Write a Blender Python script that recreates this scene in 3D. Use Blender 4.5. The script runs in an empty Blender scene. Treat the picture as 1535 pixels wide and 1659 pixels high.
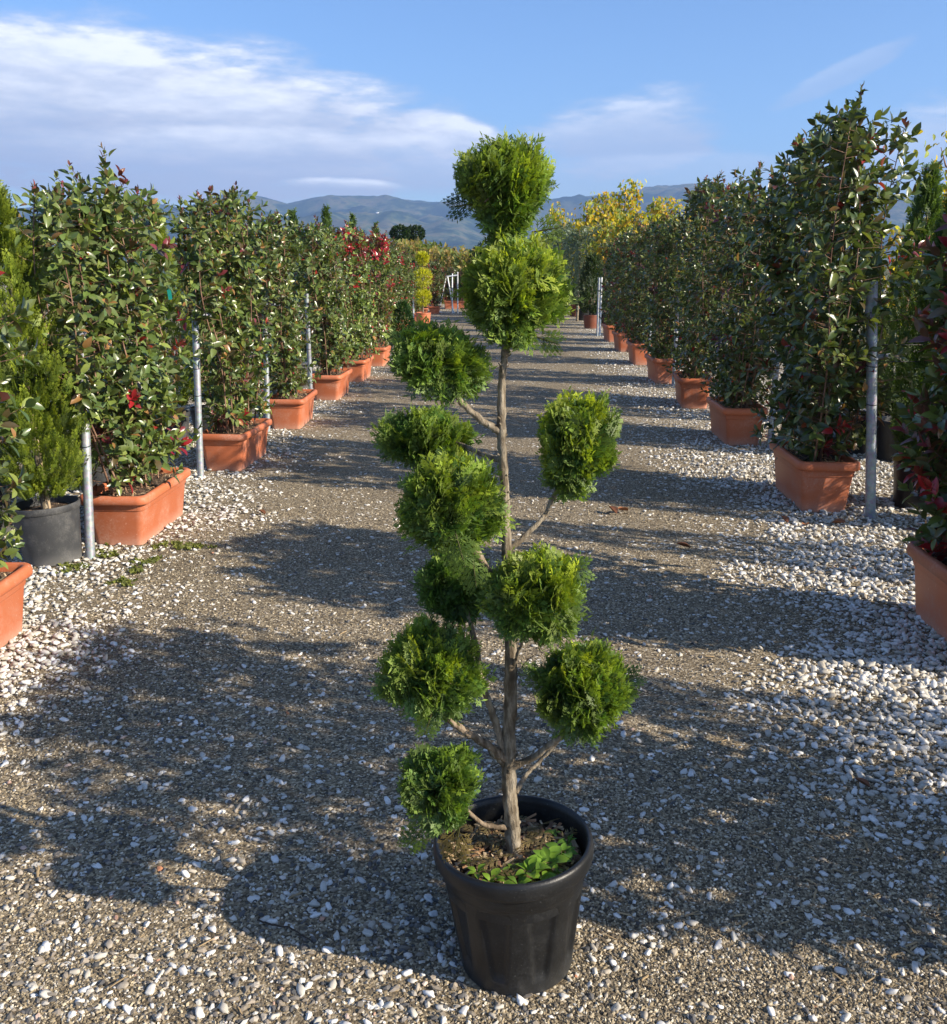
import bpy, math, random
import numpy as np
from mathutils import Vector, Matrix, noise as mnoise

PI = math.pi
rad = math.radians
SC = bpy.context.scene
COL = SC.collection

# ------------------------------------------------------------------ camera
cam_d = bpy.data.cameras.new('camera')
cam_d.sensor_fit = 'HORIZONTAL'; cam_d.sensor_width = 36.0; cam_d.lens = 36.0 * 1537 / 1535
cam_d.clip_start = 0.05; cam_d.clip_end = 30000
cam = bpy.data.objects.new('camera', cam_d); COL.objects.link(cam)
Rr = Vector((0.99890, 0.04686, 0)); Uu = Vector((-0.01179, 0.25129, 0.96784)); Ff = Vector((-0.04535, 0.96678, -0.25156))
cam.matrix_world = Matrix(((Rr.x, Uu.x, -Ff.x, 0), (Rr.y, Uu.y, -Ff.y, 0), (Rr.z, Uu.z, -Ff.z, 1.5), (0, 0, 0, 1)))
SC.camera = cam

# ------------------------------------------------------------------ light, exposure
SUN_EL, SUN_AZ = 27.0, 110.0            # azimuth clockwise from +Y
SC.view_settings.view_transform = 'Standard'
SC.view_settings.look = 'None'
SC.view_settings.exposure = 0.95
SC.view_settings.gamma = 1.0
SC.view_settings.use_curve_mapping = False

sun_d = bpy.data.lights.new('sun', 'SUN'); sun_d.energy = 5.0; sun_d.angle = rad(0.53); sun_d.color = (1.0, 0.89, 0.73)
sun = bpy.data.objects.new('sun', sun_d); COL.objects.link(sun)
to_sun = Vector((math.cos(rad(SUN_EL)) * math.sin(rad(SUN_AZ)), math.cos(rad(SUN_EL)) * math.cos(rad(SUN_AZ)), math.sin(rad(SUN_EL))))
sun.rotation_euler = to_sun.to_track_quat('Z', 'Y').to_euler()
sun.location = (20, -10, 15)


class NT:
    """tiny node-tree helper"""
    def __init__(s, tree): s.t = tree
    def n(s, typ, **kw):
        nd = s.t.nodes.new(typ)
        ins = kw.pop('ins', {})
        for k, v in kw.items(): setattr(nd, k, v)
        for k, v in ins.items(): s.put(nd.inputs[k], v)
        return nd
    def put(s, sock, v):
        if hasattr(v, 'is_output') or isinstance(v, bpy.types.NodeSocket): s.t.links.new(v, sock)
        elif v is not None:
            if sock.type == 'RGBA' and not isinstance(v, (int, float)) and len(v) == 3: v = (*v, 1)
            sock.default_value = v
    def m(s, op, a, b=None, c=None, clamp=False):
        nd = s.t.nodes.new('ShaderNodeMath'); nd.operation = op; nd.use_clamp = clamp
        s.put(nd.inputs[0], a)
        if b is not None: s.put(nd.inputs[1], b)
        if c is not None: s.put(nd.inputs[2], c)
        return nd.outputs[0]
    def mix(s, f, a, b, blend='MIX'):
        nd = s.t.nodes.new('ShaderNodeMix'); nd.data_type = 'RGBA'; nd.blend_type = blend
        s.put(nd.inputs[0], f); s.put(nd.inputs[6], a); s.put(nd.inputs[7], b)
        return nd.outputs[2]
    def step(s, v, lo, hi):
        nd = s.t.nodes.new('ShaderNodeMapRange'); nd.interpolation_type = 'SMOOTHSTEP'
        s.put(nd.inputs[0], v); nd.inputs[1].default_value = lo; nd.inputs[2].default_value = hi
        return nd.outputs[0]
    def noise(s, vec, scale, detail=3, rough=.5, out='Fac', dim='3D', dist=0.0):
        nd = s.t.nodes.new('ShaderNodeTexNoise'); nd.noise_dimensions = dim
        if vec is not None: s.put(nd.inputs['Vector'], vec)
        nd.inputs['Scale'].default_value = scale; nd.inputs['Detail'].default_value = detail
        nd.inputs['Roughness'].default_value = rough; nd.inputs['Distortion'].default_value = dist
        return nd.outputs[out]
    def ramp(s, f, stops):
        nd = s.t.nodes.new('ShaderNodeValToRGB'); s.put(nd.inputs[0], f)
        el = nd.color_ramp.elements
        while len(el) < len(stops): el.new(0.5)
        for e, (p, c) in zip(el, stops): e.position = p; e.color = (*c, 1) if len(c) == 3 else c
        return nd.outputs[0]


# ------------------------------------------------------------------ world: Nishita sky with clouds
world = bpy.data.worlds.new('World'); SC.world = world; world.use_nodes = True
wt = world.node_tree; wt.nodes.clear(); W = NT(wt)
sky = W.n('ShaderNodeTexSky', sky_type='NISHITA', sun_disc=False, sun_elevation=rad(SUN_EL), sun_rotation=rad(SUN_AZ),
          altitude=100.0, air_density=1.0, dust_density=0.6, ozone_density=2.0)
tc = W.n('ShaderNodeTexCoord')
sep = W.n('ShaderNodeSeparateXYZ', ins={0: tc.outputs['Generated']})
X, Y, Z = sep.outputs
az = W.m('MULTIPLY', W.m('ARCTAN2', X, Y), 180 / PI)
el = W.m('MULTIPLY', W.m('ARCSINE', Z), 180 / PI)
zz = W.m('ADD', W.m('MAXIMUM', Z, 0.0), 0.10)
pvec = W.n('ShaderNodeCombineXYZ', ins={0: W.m('DIVIDE', X, zz), 1: W.m('MULTIPLY', W.m('DIVIDE', Y, zz), 1.0), 2: 0.0}).outputs[0]
n_big = W.noise(pvec, 0.9, 7, .58)
n_fine = W.noise(pvec, 2.6, 6, .6, dist=.4)
warp = W.n('ShaderNodeCombineXYZ', ins={0: W.m('MULTIPLY', az, .12), 1: W.m('MULTIPLY', el, .45), 2: 3.0}).outputs[0]
n_w = W.noise(warp, 1.0, 6, .58)
n_w2 = W.noise(warp, 3.2, 5, .6)
def blob(a0, e0, sa, se, rot=0.0):
    c, s_ = math.cos(rad(rot)), math.sin(rad(rot))
    da = W.m('SUBTRACT', az, a0); de = W.m('SUBTRACT', el, e0)
    u = W.m('DIVIDE', W.m('ADD', W.m('MULTIPLY', da, c), W.m('MULTIPLY', de, s_)), sa)
    v = W.m('DIVIDE', W.m('SUBTRACT', W.m('MULTIPLY', de, c), W.m('MULTIPLY', da, s_)), se)
    r2 = W.m('ADD', W.m('MULTIPLY', u, u), W.m('MULTIPLY', v, v))
    return W.m('SUBTRACT', 1.0, r2), v
wob = W.m('MULTIPLY', W.m('SUBTRACT', n_w, .5), 2.6)
wob2 = W.m('MULTIPLY', W.m('SUBTRACT', n_w2, .5), 1.2)
wobs = W.m('ADD', wob, wob2)
dens = None; lit = None
BL = [(-22.0, 7.7, 21.5, 4.9, -5, .5, 1.25),   # the long cloud, upper left
      (-4.2, 7.0, 4.4, 1.5, -14, .55, 1.1),
      (5.5, 6.9, 6.5, 2.6, 6, .75, .75),       # pale bank right of the tree
      (-10.2, 4.3, 4.2, .6, -2, .45, 1.3),   # small cap over the hills
      (22.5, 6.0, 7.0, 3.0, 14, .8, .62),
      (17.0, 9.6, 4.4, .7, 24, .8, .35),
      (-13.0, 5.6, 17.0, 2.4, 0, .45, .85),
      (2.0, 4.8, 24.0, 1.4, 0, .5, .4)]
for (a0, e0, sa, se, rot, wv, strength) in BL:
    b, v = blob(a0, e0, sa, se, rot)
    d = W.m('MULTIPLY', W.step(W.m('ADD', b, W.m('MULTIPLY', wobs, wv)), -.05, .7), strength)
    # tops of the clouds face the sun and are brighter, bases are grey
    l = W.m('MULTIPLY', d, W.step(W.m('ADD', v, W.m('MULTIPLY', wobs, .45)), -.35, .85))
    dens = d if dens is None else W.m('MAXIMUM', dens, d)
    lit = l if lit is None else W.m('MAXIMUM', lit, l)
# the rest of the sky goes on with scattered clouds of the same kind
away = W.step(W.m('ABSOLUTE', az), 30, 50)
over = W.step(el, 15, 24)
gen = W.m('MULTIPLY', W.m('MULTIPLY', W.step(n_big, .50, .68), W.m('MAXIMUM', away, over)), .8)
dens = W.m('MAXIMUM', dens, gen)
lit = W.m('MAXIMUM', lit, W.m('MULTIPLY', gen, W.step(n_fine, .35, .65)))
dens = W.m('MULTIPLY', W.m('MINIMUM', dens, 1.0), W.m('ADD', .80, W.m('MULTIPLY', n_w2, .32)), clamp=True)
ccol = W.mix(W.m('MULTIPLY', lit, W.m('ADD', .45, W.m('MULTIPLY', n_w2, .9)), clamp=True), (3.9, 4.3, 5.4), (8.2, 8.4, 8.8))
skyc = W.mix(1.0, sky.outputs[0], (0.77, 0.98, 1.28), 'MULTIPLY')
colr = W.mix(dens, skyc, ccol)
bg = W.n('ShaderNodeBackground', ins={'Color': colr, 'Strength': 0.082})
wo = W.n('ShaderNodeOutputWorld', ins={'Surface': bg.outputs[0]})


# ------------------------------------------------------------------ mesh helpers
def rs(seed): return np.random.RandomState(seed)

def mesh_from(name, V, F, tint=None, smooth=True):
    """V (n,3), F list of int arrays (m,k) ; tint per vertex (n,3)"""
    me = bpy.data.meshes.new(name)
    V = np.asarray(V, np.float32)
    if not isinstance(F, list): F = [F]
    F = [np.asarray(f, np.int32) for f in F if len(f)]
    nl = sum(f.size for f in F); nf = sum(len(f) for f in F)
    me.vertices.add(len(V)); me.vertices.foreach_set('co', V.ravel())
    me.loops.add(nl); me.polygons.add(nf)
    me.loops.foreach_set('vertex_index', np.concatenate([f.ravel() for f in F]))
    st = []; o = 0
    for f in F:
        st.append(o + np.arange(len(f)) * f.shape[1]); o += f.size
    me.polygons.foreach_set('loop_start', np.concatenate(st).astype(np.int32))
    me.update(calc_edges=True)
    if smooth: me.polygons.foreach_set('use_smooth', np.ones(nf, bool))
    if tint is not None:
        a = me.attributes.new('tint', 'FLOAT_COLOR', 'POINT')
        t = np.ones((len(V), 4), np.float32); t[:, :3] = tint
        a.data.foreach_set('color', t.ravel())
    me.validate()
    return me

def link(name, me, mat=None, parent=None, **props):
    o = bpy.data.objects.new(name, me); COL.objects.link(o)
    if mat is not None and me is not None and not me.materials: me.materials.append(mat)
    if parent is not None: o.parent = parent
    for k, v in props.items(): o[k] = v
    return o

def thing(name, loc, label, cat, group=None, rotz=0.0, tilt=None):
    o = bpy.data.objects.new(name, None); COL.objects.link(o)
    o.empty_display_size = 0.1
    o.location = loc; o.rotation_euler = (tilt[0] if tilt else 0, tilt[1] if tilt else 0, rotz)
    o['label'] = label; o['category'] = cat
    if group: o['group'] = group
    return o

class Acc:
    """accumulates geometry for one mesh"""
    def __init__(s): s.V = []; s.F3 = []; s.F4 = []; s.T = []; s.n = 0
    def add(s, V, F, tint=(1, 1, 1)):
        V = np.asarray(V, float); F = np.asarray(F, int)
        s.V.append(V); (s.F3 if F.shape[1] == 3 else s.F4).append(F + s.n)
        t = np.empty((len(V), 3)); t[:] = tint; s.T.append(t); s.n += len(V)
    def mesh(s, name, smooth=True):
        F = []
        if s.F3: F.append(np.concatenate(s.F3))
        if s.F4: F.append(np.concatenate(s.F4))
        return mesh_from(name, np.concatenate(s.V), F, np.concatenate(s.T), smooth)
    def obj(s, name, mat, parent=None, smooth=True, **p):
        return link(name, s.mesh(name, smooth), mat, parent, **p)
    def tube(s, P, R, seg=8, cap=True, tint=(1, 1, 1)):
        P = np.asarray(P, float); R = np.broadcast_to(np.asarray(R, float), (len(P),))
        T = np.gradient(P, axis=0); T /= np.linalg.norm(T, axis=1)[:, None] + 1e-9
        ref = np.array([0.31, 0.95, 0.1]) if abs(T[0][2]) > .8 else np.array([0.05, 0.02, 1.0])
        A = np.cross(T, ref); A /= np.linalg.norm(A, axis=1)[:, None] + 1e-9
        B = np.cross(T, A)
        th = np.arange(seg) * 2 * PI / seg
        ring = P[:, None] + R[:, None, None] * (A[:, None] * np.cos(th)[None, :, None] + B[:, None] * np.sin(th)[None, :, None])
        V = ring.reshape(-1, 3); n = len(P)
        i, j = np.meshgrid(np.arange(n - 1), np.arange(seg), indexing='ij'); k = (j + 1) % seg
        F = np.stack([i * seg + j, i * seg + k, (i + 1) * seg + k, (i + 1) * seg + j], -1).reshape(-1, 4)
        s.add(V, F, tint)
        if cap:
            for e in (0, n - 1):
                base = s.n
                rr = ring[e]; c = P[e]
                V2 = np.vstack([rr, c]); F2 = np.stack([np.arange(seg), (np.arange(seg) + 1) % seg, np.full(seg, seg)], -1)
                if e == 0: F2 = F2[:, ::-1]
                s.add(V2, F2, tint)

def norm(v): return v / (np.linalg.norm(v, axis=-1, keepdims=True) + 1e-9)

def scatter(tV, tF, pos, axis, nrm, scl, tint):
    """copies of a template (x side, y axis, z normal) -> big arrays. tint (N,3) or (N,k,3)"""
    ax = norm(axis); sd = norm(np.cross(ax, nrm)); nn = np.cross(sd, ax)
    M = np.stack([sd, ax, nn], 1)                     # N,3,3 rows are images of x,y,z
    if np.ndim(scl) == 1: S = tV[None] * np.asarray(scl)[:, None, None]
    else: S = tV[None] * np.asarray(scl)[:, None, :]
    V = np.einsum('nki,nij->nkj', S, M) + pos[:, None]
    k = len(tV)
    F = tF[None] + (np.arange(len(pos)) * k)[:, None, None]
    t = tint if np.ndim(tint) == 3 else np.repeat(tint[:, None], k, 1)
    return V.reshape(-1, 3), F.reshape(-1, tF.shape[1]), t.reshape(-1, 3)

# leaf: midrib + two sides, folded and arched. y from 0 to 1
def leaf_template(w=.36, fold=.10, arch=.16, n=4):
    V = []; ys = np.linspace(0, 1, n + 1)
    for y in ys: V.append((0, y, -arch * y * y * 1.2))
    L = []
    for sgn in (-1, 1):
        ids = []
        for y in ys[1:-1]:
            ww = w * .5 * math.sin(PI * min(1, y ** .85)) ** .8
            ids.append(len(V)); V.append((sgn * ww, y, fold * ww / .2 - arch * y * y * 1.2))
        L.append(ids)
    F = []
    for si, ids in enumerate(L):
        def tri(a, b, c): F.append((a, b, c) if si else (a, c, b))
        tri(0, ids[0], 1)
        for i in range(len(ids) - 1):
            tri(1 + i, ids[i], ids[i + 1]); tri(1 + i, ids[i + 1], 2 + i)
        tri(len(ids), ids[-1], n)
    return np.array(V, float), np.array(F, int)

LEAF = leaf_template(w=.50, fold=.08, arch=.14)
LEAF_LO = leaf_template(w=.56, n=2)
LEAF_BIG = leaf_template(w=.40, fold=.12, arch=.22, n=6)

# ------------------------------------------------------------------ materials
def mat_new(name):
    m = bpy.data.materials.new(name); m.use_nodes = True
    t = m.node_tree; t.nodes.clear(); return m, NT(t)

def finish(N, surf):
    N.n('ShaderNodeOutputMaterial', ins={'Surface': surf})

def foliage_mat(name, rough=.4, trans=.28, spec=.5, vary=.25, gain=1.0, nscale=0.0):
    m, N = mat_new(name)
    at = N.n('ShaderNodeAttribute', attribute_name='tint')
    oi = N.n('ShaderNodeObjectInfo')
    geo = N.n('ShaderNodeNewGeometry')
    f = N.m('ADD', 1.0 - vary * .5, N.m('MULTIPLY', oi.outputs['Random'], vary))
    if nscale:
        tcn = N.n('ShaderNodeTexCoord')
        f = N.m('MULTIPLY', f, N.m('ADD', .7, N.m('MULTIPLY', N.noise(tcn.outputs['Object'], nscale, 2), .6)))
    c = N.mix(1.0, at.outputs['Color'], N.n('ShaderNodeCombineColor', ins={0: f, 1: f, 2: f}).outputs[0], 'MULTIPLY')
    # leaf undersides are paler and duller
    c2 = N.mix(geo.outputs['Backfacing'], c, N.mix(.35, c, (.16, .20, .10)))
    p = N.n('ShaderNodeBsdfPrincipled', ins={'Base Color': c2, 'Roughness': rough, 'Specular IOR Level': spec})
    tr = N.n('ShaderNodeBsdfTranslucent', ins={'Color': N.mix(1.0, c, (1.5 * gain, 1.5 * gain, .55 * gain), 'MULTIPLY')})
    mx = N.n('ShaderNodeMixShader', ins={0: trans, 1: p.outputs[0], 2: tr.outputs[0]})
    finish(N, mx.outputs[0]); return m

M_leaf = foliage_mat('glossy_leaf', rough=.30, trans=.22, spec=.62, vary=.5)
M_conifer = foliage_mat('scale_foliage', rough=.5, trans=.33, spec=.35, vary=.1)
M_tree = foliage_mat('broad_foliage', rough=.55, trans=.4, spec=.3, vary=.2)

def bark_mat(name, c1, c2, scale=60, bump=.5, stretch=.25):
    m, N = mat_new(name)
    tcn = N.n('ShaderNodeTexCoord')
    mp = N.n('ShaderNodeMapping', ins={'Vector': tcn.outputs['Object'], 'Scale': (1, 1, stretch)})
    n1 = N.noise(mp.outputs[0], scale, 6, .65)
    n2 = N.noise(tcn.outputs['Object'], scale * .22, 3)
    at = N.n('ShaderNodeAttribute', attribute_name='tint')
    c = N.mix(N.step(n1, .35, .7), c1, c2)
    c = N.mix(N.m('MULTIPLY', N.step(n2, .48, .64), .7), c, tuple(x * .55 for x in c1))
    c = N.mix(1.0, c, at.outputs['Color'], 'MULTIPLY')
    b = N.n('ShaderNodeBump', ins={'Height': n1, 'Strength': bump, 'Distance': .009})
    p = N.n('ShaderNodeBsdfPrincipled', ins={'Base Color': c, 'Roughness': .8, 'Normal': b.outputs[0], 'Specular IOR Level': .25})
    finish(N, p.outputs[0]); return m

M_bark = bark_mat('cypress_bark', (.13, .10, .065), (.40, .34, .25), 80, 1.0)
M_stem = bark_mat('shrub_stem', (.16, .085, .055), (.34, .22, .15), 50, .3)
M_cane = bark_mat('bamboo_cane', (.42, .30, .18), (.62, .50, .33), 20, .2)
M_palebark = bark_mat('pale_bark', (.45, .42, .36), (.62, .60, .54), 20, .3)

def plastic_mat(name, col, rough=.5, dust=.25, dustcol=(.35, .32, .28), scale=9, spec=.4, bump=.12):
    m, N = mat_new(name)
    tcn = N.n('ShaderNodeTexCoord'); oi = N.n('ShaderNodeObjectInfo')
    off = N.n('ShaderNodeVectorMath', operation='ADD', ins={0: tcn.outputs['Object'], 1: N.n('ShaderNodeCombineXYZ', ins={0: N.m('MULTIPLY', oi.outputs['Random'], 20)}).outputs[0]}).outputs[0]
    n1 = N.noise(off, scale, 6, .6); n2 = N.noise(off, scale * 14, 4, .7)
    sp = N.n('ShaderNodeSeparateXYZ', ins={0: tcn.outputs['Object']}).outputs[2]
    low = N.m('SUBTRACT', 1.0, N.step(N.m('ADD', sp, N.m('MULTIPLY', n1, .05)), 0.01, .11))
    d = N.m('MULTIPLY', N.m('ADD', N.m('MULTIPLY', N.step(n1, .42, .72), N.step(n2, .3, .7)), N.m('MULTIPLY', low, .9)), dust, clamp=True)
    var = N.m('ADD', .80, N.m('MULTIPLY', oi.outputs['Random'], .32))
    base = N.mix(1.0, (*col, 1), N.n('ShaderNodeCombineColor', ins={0: var, 1: var, 2: var}).outputs[0], 'MULTIPLY')
    # tiny splash specks
    spk = N.m('MULTIPLY', N.step(N.noise(off, scale * 24, 3, .55), .66, .73), .6)
    c = N.mix(d, base, (*dustcol, 1)); c = N.mix(spk, c, (*[min(1, x * 1.5) for x in dustcol], 1))
    b = N.n('ShaderNodeBump', ins={'Height': N.m('ADD', n2, n1), 'Strength': bump, 'Distance': .002})
    r = N.m('ADD', rough, N.m('MULTIPLY', d, .5))
    p = N.n('ShaderNodeBsdfPrincipled', ins={'Base Color': c, 'Roughness': r, 'Normal': b.outputs[0], 'Specular IOR Level': spec})
    finish(N, p.outputs[0]); return m

M_black = plastic_mat('black_plastic', (.011, .0115, .012), .40, .20, (.105, .105, .10), 11, bump=.3)
M_oldblack = plastic_mat('weathered_black_plastic', (.045, .047, .05), .55, .7, (.17, .165, .155), 12)
M_terra = plastic_mat('terracotta_plastic', (.52, .15, .062), .52, .62, (.56, .34, .25), 5, bump=.06)
M_brownpot = plastic_mat('brown_plastic', (.20, .06, .03), .5, .3, (.2, .13, .1), 6)

def metal_mat(name, col=(.40, .43, .46)):
    m, N = mat_new(name)
    tcn = N.n('ShaderNodeTexCoord')
    n1 = N.noise(tcn.outputs['Object'], 26, 5, .7)
    vo = N.n('ShaderNodeTexVoronoi', ins={'Vector': tcn.outputs['Object'], 'Scale': 70})
    c = N.mix(N.step(n1, .35, .7), tuple(x * .72 for x in col), col)
    c = N.mix(.22, c, vo.outputs['Color'], 'SOFT_LIGHT')
    p = N.n('ShaderNodeBsdfPrincipled', ins={'Base Color': c, 'Roughness': N.m('ADD', .38, N.m('MULTIPLY', n1, .3)), 'Metallic': .45})
    finish(N, p.outputs[0]); return m
M_steel = metal_mat('galvanised_steel')
M_white = metal_mat('pale_metal', (.8, .82, .84))

def simple_mat(name, col, rough=.7, scale=40, vary=.4):
    m, N = mat_new(name)
    tcn = N.n('ShaderNodeTexCoord'); oi = N.n('ShaderNodeObjectInfo')
    n1 = N.noise(tcn.outputs['Object'], scale, 4, .6)
    f = N.m('ADD', N.m('ADD', 1 - vary * .75, N.m('MULTIPLY', n1, vary)), N.m('MULTIPLY', oi.outputs['Random'], vary * .5))
    c = N.mix(1.0, (*col, 1), N.n('ShaderNodeCombineColor', ins={0: f, 1: f, 2: f}).outputs[0], 'MULTIPLY')
    p = N.n('ShaderNodeBsdfPrincipled', ins={'Base Color': c, 'Roughness': rough})
    finish(N, p.outputs[0]); return m
M_wire = simple_mat('black_wire', (.02, .02, .02), .6)
M_tag = simple_mat('turquoise_tag', (.02, .42, .36), .5)
M_chip = simple_mat('bark_chip', (.30, .17, .09), .85, 60, .9)
M_straw = simple_mat('dry_straw', (.38, .27, .14), .85, 60, .9)
M_dryleaf = simple_mat('dry_leaf', (.22, .085, .035), .7, 60, .7)
M_twig = simple_mat('dark_twig', (.05, .035, .025), .9, 60, .7)

def soil_mat():
    m, N = mat_new('potting_soil')
    tcn = N.n('ShaderNodeTexCoord')
    vo = N.n('ShaderNodeTexVoronoi', ins={'Vector': tcn.outputs['Object'], 'Scale': 110, 'Randomness': 1})
    n1 = N.noise(tcn.outputs['Object'], 16, 4)
    sc = N.n('ShaderNodeSeparateColor', ins={0: vo.outputs['Color']}).outputs[0]
    c = N.ramp(sc, [(0, (.035, .022, .015)), (.45, (.09, .05, .03)), (.8, (.22, .14, .08)), (1, (.42, .32, .2))])
    c = N.mix(N.step(n1, .45, .65), c, (.045, .03, .02))
    h = N.m('SUBTRACT', 1.0, vo.outputs['Distance'])
    b = N.n('ShaderNodeBump', ins={'Height': h, 'Strength': 1.0, 'Distance': .008})
    p = N.n('ShaderNodeBsdfPrincipled', ins={'Base Color': c, 'Roughness': .95, 'Normal': b.outputs[0]})
    finish(N, p.outputs[0]); return m
M_soil = soil_mat()

# ------------------------------------------------------------------ ground
def white_amount(N, pos):
    """how much of the ground is white gravel: the edges of the lane, patchy"""
    sp = N.n('ShaderNodeSeparateXYZ', ins={0: pos}).outputs
    nz = N.noise(pos, 1.1, 4, .6)
    xx = N.m('SUBTRACT', sp[0], -0.38)
    side = N.m('ADD', N.m('ABSOLUTE', xx), N.m('MULTIPLY', N.m('SUBTRACT', nz, .5), 1.5))
    return N.step(side, 1.15, 2.2)

def white_np(x, y):
    out = np.empty(len(x))
    for i in range(len(x)):
        nz = mnoise.fractal(Vector((x[i] * .9, y[i] * .9, 3.3)), .6, 2.0, 3) * .5
        s_ = abs(x[i] + .38) + nz * .9
        t = min(1, max(0, (s_ - 1.1) / 1.0)); fade = min(1, max(.25, (y[i] - 1.6) / 1.6)); out[i] = t * t * (3 - 2 * t) * fade
    return out

def ground_mat():
    m, N = mat_new('gravel_ground')
    geo = N.n('ShaderNodeNewGeometry'); pos = geo.outputs['Position']
    w = white_amount(N, pos)
    v1 = N.n('ShaderNodeTexVoronoi', ins={'Vector': pos, 'Scale': 150}); v2 = N.n('ShaderNodeTexVoronoi', ins={'Vector': pos, 'Scale': 62})
    v3 = N.n('ShaderNodeTexVoronoi', ins={'Vector': pos, 'Scale': 34})
    r1 = N.n('ShaderNodeSeparateColor', ins={0: v1.outputs['Color']}).outputs
    r2 = N.n('ShaderNodeSeparateColor', ins={0: v2.outputs['Color']}).outputs
    r3 = N.n('ShaderNodeSeparateColor', ins={0: v3.outputs['Color']}).outputs
    grit = N.ramp(r1[0], [(0, (.07, .055, .036)), (.35, (.16, .125, .078)), (.65, (.26, .205, .13)), (.88, (.38, .31, .20)), (1, (.60, .52, .38))])
    mid = N.ramp(r2[0], [(0, (.08, .075, .065)), (.5, (.19, .155, .11)), (.8, (.34, .285, .20)), (1, (.60, .54, .43))])
    mask2 = N.m('MULTIPLY', N.step(N.m('SUBTRACT', .5, v2.outputs['Distance']), .08, .16), N.m('GREATER_THAN', r2[1], .62))
    c = N.mix(mask2, grit, mid)
    # white stones: share of cells follows the lane edges
    wt_ = N.m('ADD', N.m('MULTIPLY', w, .55), .07)
    mask3 = N.m('MULTIPLY', N.step(N.m('SUBTRACT', .55, v3.outputs['Distance']), .10, .17), N.m('LESS_THAN', r3[1], wt_))
    white = N.ramp(r3[0], [(0, (.50, .46, .38)), (.5, (.66, .63, .56)), (1, (.80, .78, .73))])
    big = N.noise(pos, .8, 4, .6); damp = N.noise(pos, 3.1, 4, .6)
    c = N.mix(N.m('MULTIPLY', N.step(big, .45, .7), .5), c, N.mix(1.0, c, (.62, .60, .58), 'MULTIPLY'))
    c = N.mix(N.m('MULTIPLY', N.step(damp, .5, .72), .35), c, N.mix(1.0, c, (1.25, 1.18, 1.05), 'MULTIPLY'))
    c = N.mix(mask3, c, white)
    sp = N.n('ShaderNodeSeparateXYZ', ins={0: pos}).outputs
    # bare fields beyond the nursery
    far = N.step(sp[1], 60, 160)
    fieldn = N.noise(pos, .004, 4)
    c = N.mix(far, c, N.ramp(fieldn, [(.35, (.07, .09, .035)), (.5, (.12, .12, .05)), (.65, (.10, .075, .045))]))
    h = N.m('ADD', N.m('MULTIPLY', N.m('SUBTRACT', 1.0, v1.outputs['Distance']), .35), N.m('ADD', N.m('MULTIPLY', mask2, .6), N.m('MULTIPLY', mask3, 1.2)))
    b = N.n('ShaderNodeBump', ins={'Height': h, 'Strength': .9, 'Distance': .006})
    p = N.n('ShaderNodeBsdfPrincipled', ins={'Base Color': c, 'Roughness': .9, 'Normal': b.outputs[0], 'Specular IOR Level': .2})
    finish(N, p.outputs[0]); return m
M_ground = ground_mat()

def gz(x, y):
    """height of the ground in the lane: slight unevenness, under 12 mm"""
    return 0.0

gx = np.concatenate([[-9000, -3000, -800, -200, -60, -25], np.linspace(-12, 12, 25), [25, 60, 200, 800, 3000, 9000]])
gy = np.concatenate([[-9000, -3000, -800, -200, -60, -20], np.linspace(-6, 60, 34), [80, 120, 200, 400, 800, 1600, 3000, 9000]])
GX, GY = np.meshgrid(gx, gy, indexing='ij')
V = np.stack([GX.ravel(), GY.ravel(), np.zeros(GX.size)], -1)
i, j = np.meshgrid(np.arange(len(gx) - 1), np.arange(len(gy) - 1), indexing='ij'); ny = len(gy)
F = np.stack([i * ny + j, (i + 1) * ny + j, (i + 1) * ny + j + 1, i * ny + j + 1], -1).reshape(-1, 4)
link('ground', mesh_from('ground', V, F), M_ground, kind='structure', label='gravel lane and yard of grey grit with white gravel along its edges')

# pebble templates, kept outside the scene, used by the gravel object only
def pebble_mesh(name, seed, sub=1, flat=.55, ang=.25):
    import bmesh
    bm = bmesh.new(); bmesh.ops.create_icosphere(bm, subdivisions=sub, radius=.5)
    r = random.Random(seed); o = Vector((r.random() * 50, r.random() * 50, 0))
    for v in bm.verts:
        d = v.co.normalized()
        k = 1 + ang * mnoise.noise(d * 1.4 + o) * 1.6 + ang * .5 * mnoise.noise(d * 3.1 + o)
        v.co = Vector((d.x * .5 * k * 1.15, d.y * .5 * k * .85, d.z * .5 * k * flat))
    for f in bm.faces: f.smooth = sub > 1
    me = bpy.data.meshes.new(name); bm.to_mesh(me); bm.free(); return me

def stone_mat(name, stops, rough=.75):
    m, N = mat_new(name)
    oi = N.n('ShaderNodeObjectInfo'); tcn = N.n('ShaderNodeTexCoord')
    c = N.ramp(oi.outputs['Random'], stops)
    n1 = N.noise(tcn.outputs['Object'], 3.5, 4, .6)
    f = N.m('ADD', .75, N.m('MULTIPLY', n1, .5))
    c = N.mix(1.0, c, N.n('ShaderNodeCombineColor', ins={0: f, 1: f, 2: f}).outputs[0], 'MULTIPLY')
    p = N.n('ShaderNodeBsdfPrincipled', ins={'Base Color': c, 'Roughness': rough, 'Specular IOR Level': .3})
    finish(N, p.outputs[0]); return m
M_grit = stone_mat('grit_stone', [(0, (.06, .05, .04)), (.25, (.13, .105, .07)), (.5, (.25, .20, .125)), (.75, (.38, .31, .20)), (.90, (.55, .47, .33)), (1, (.70, .64, .52))])
M_mixed = stone_mat('mixed_stone', [(0, (.06, .06, .06)), (.25, (.12, .115, .11)), (.5, (.22, .185, .14)), (.7, (.32, .27, .21)), (.88, (.50, .46, .39)), (.97, (.70, .68, .62)), (1, (.40, .17, .08))])
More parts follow.
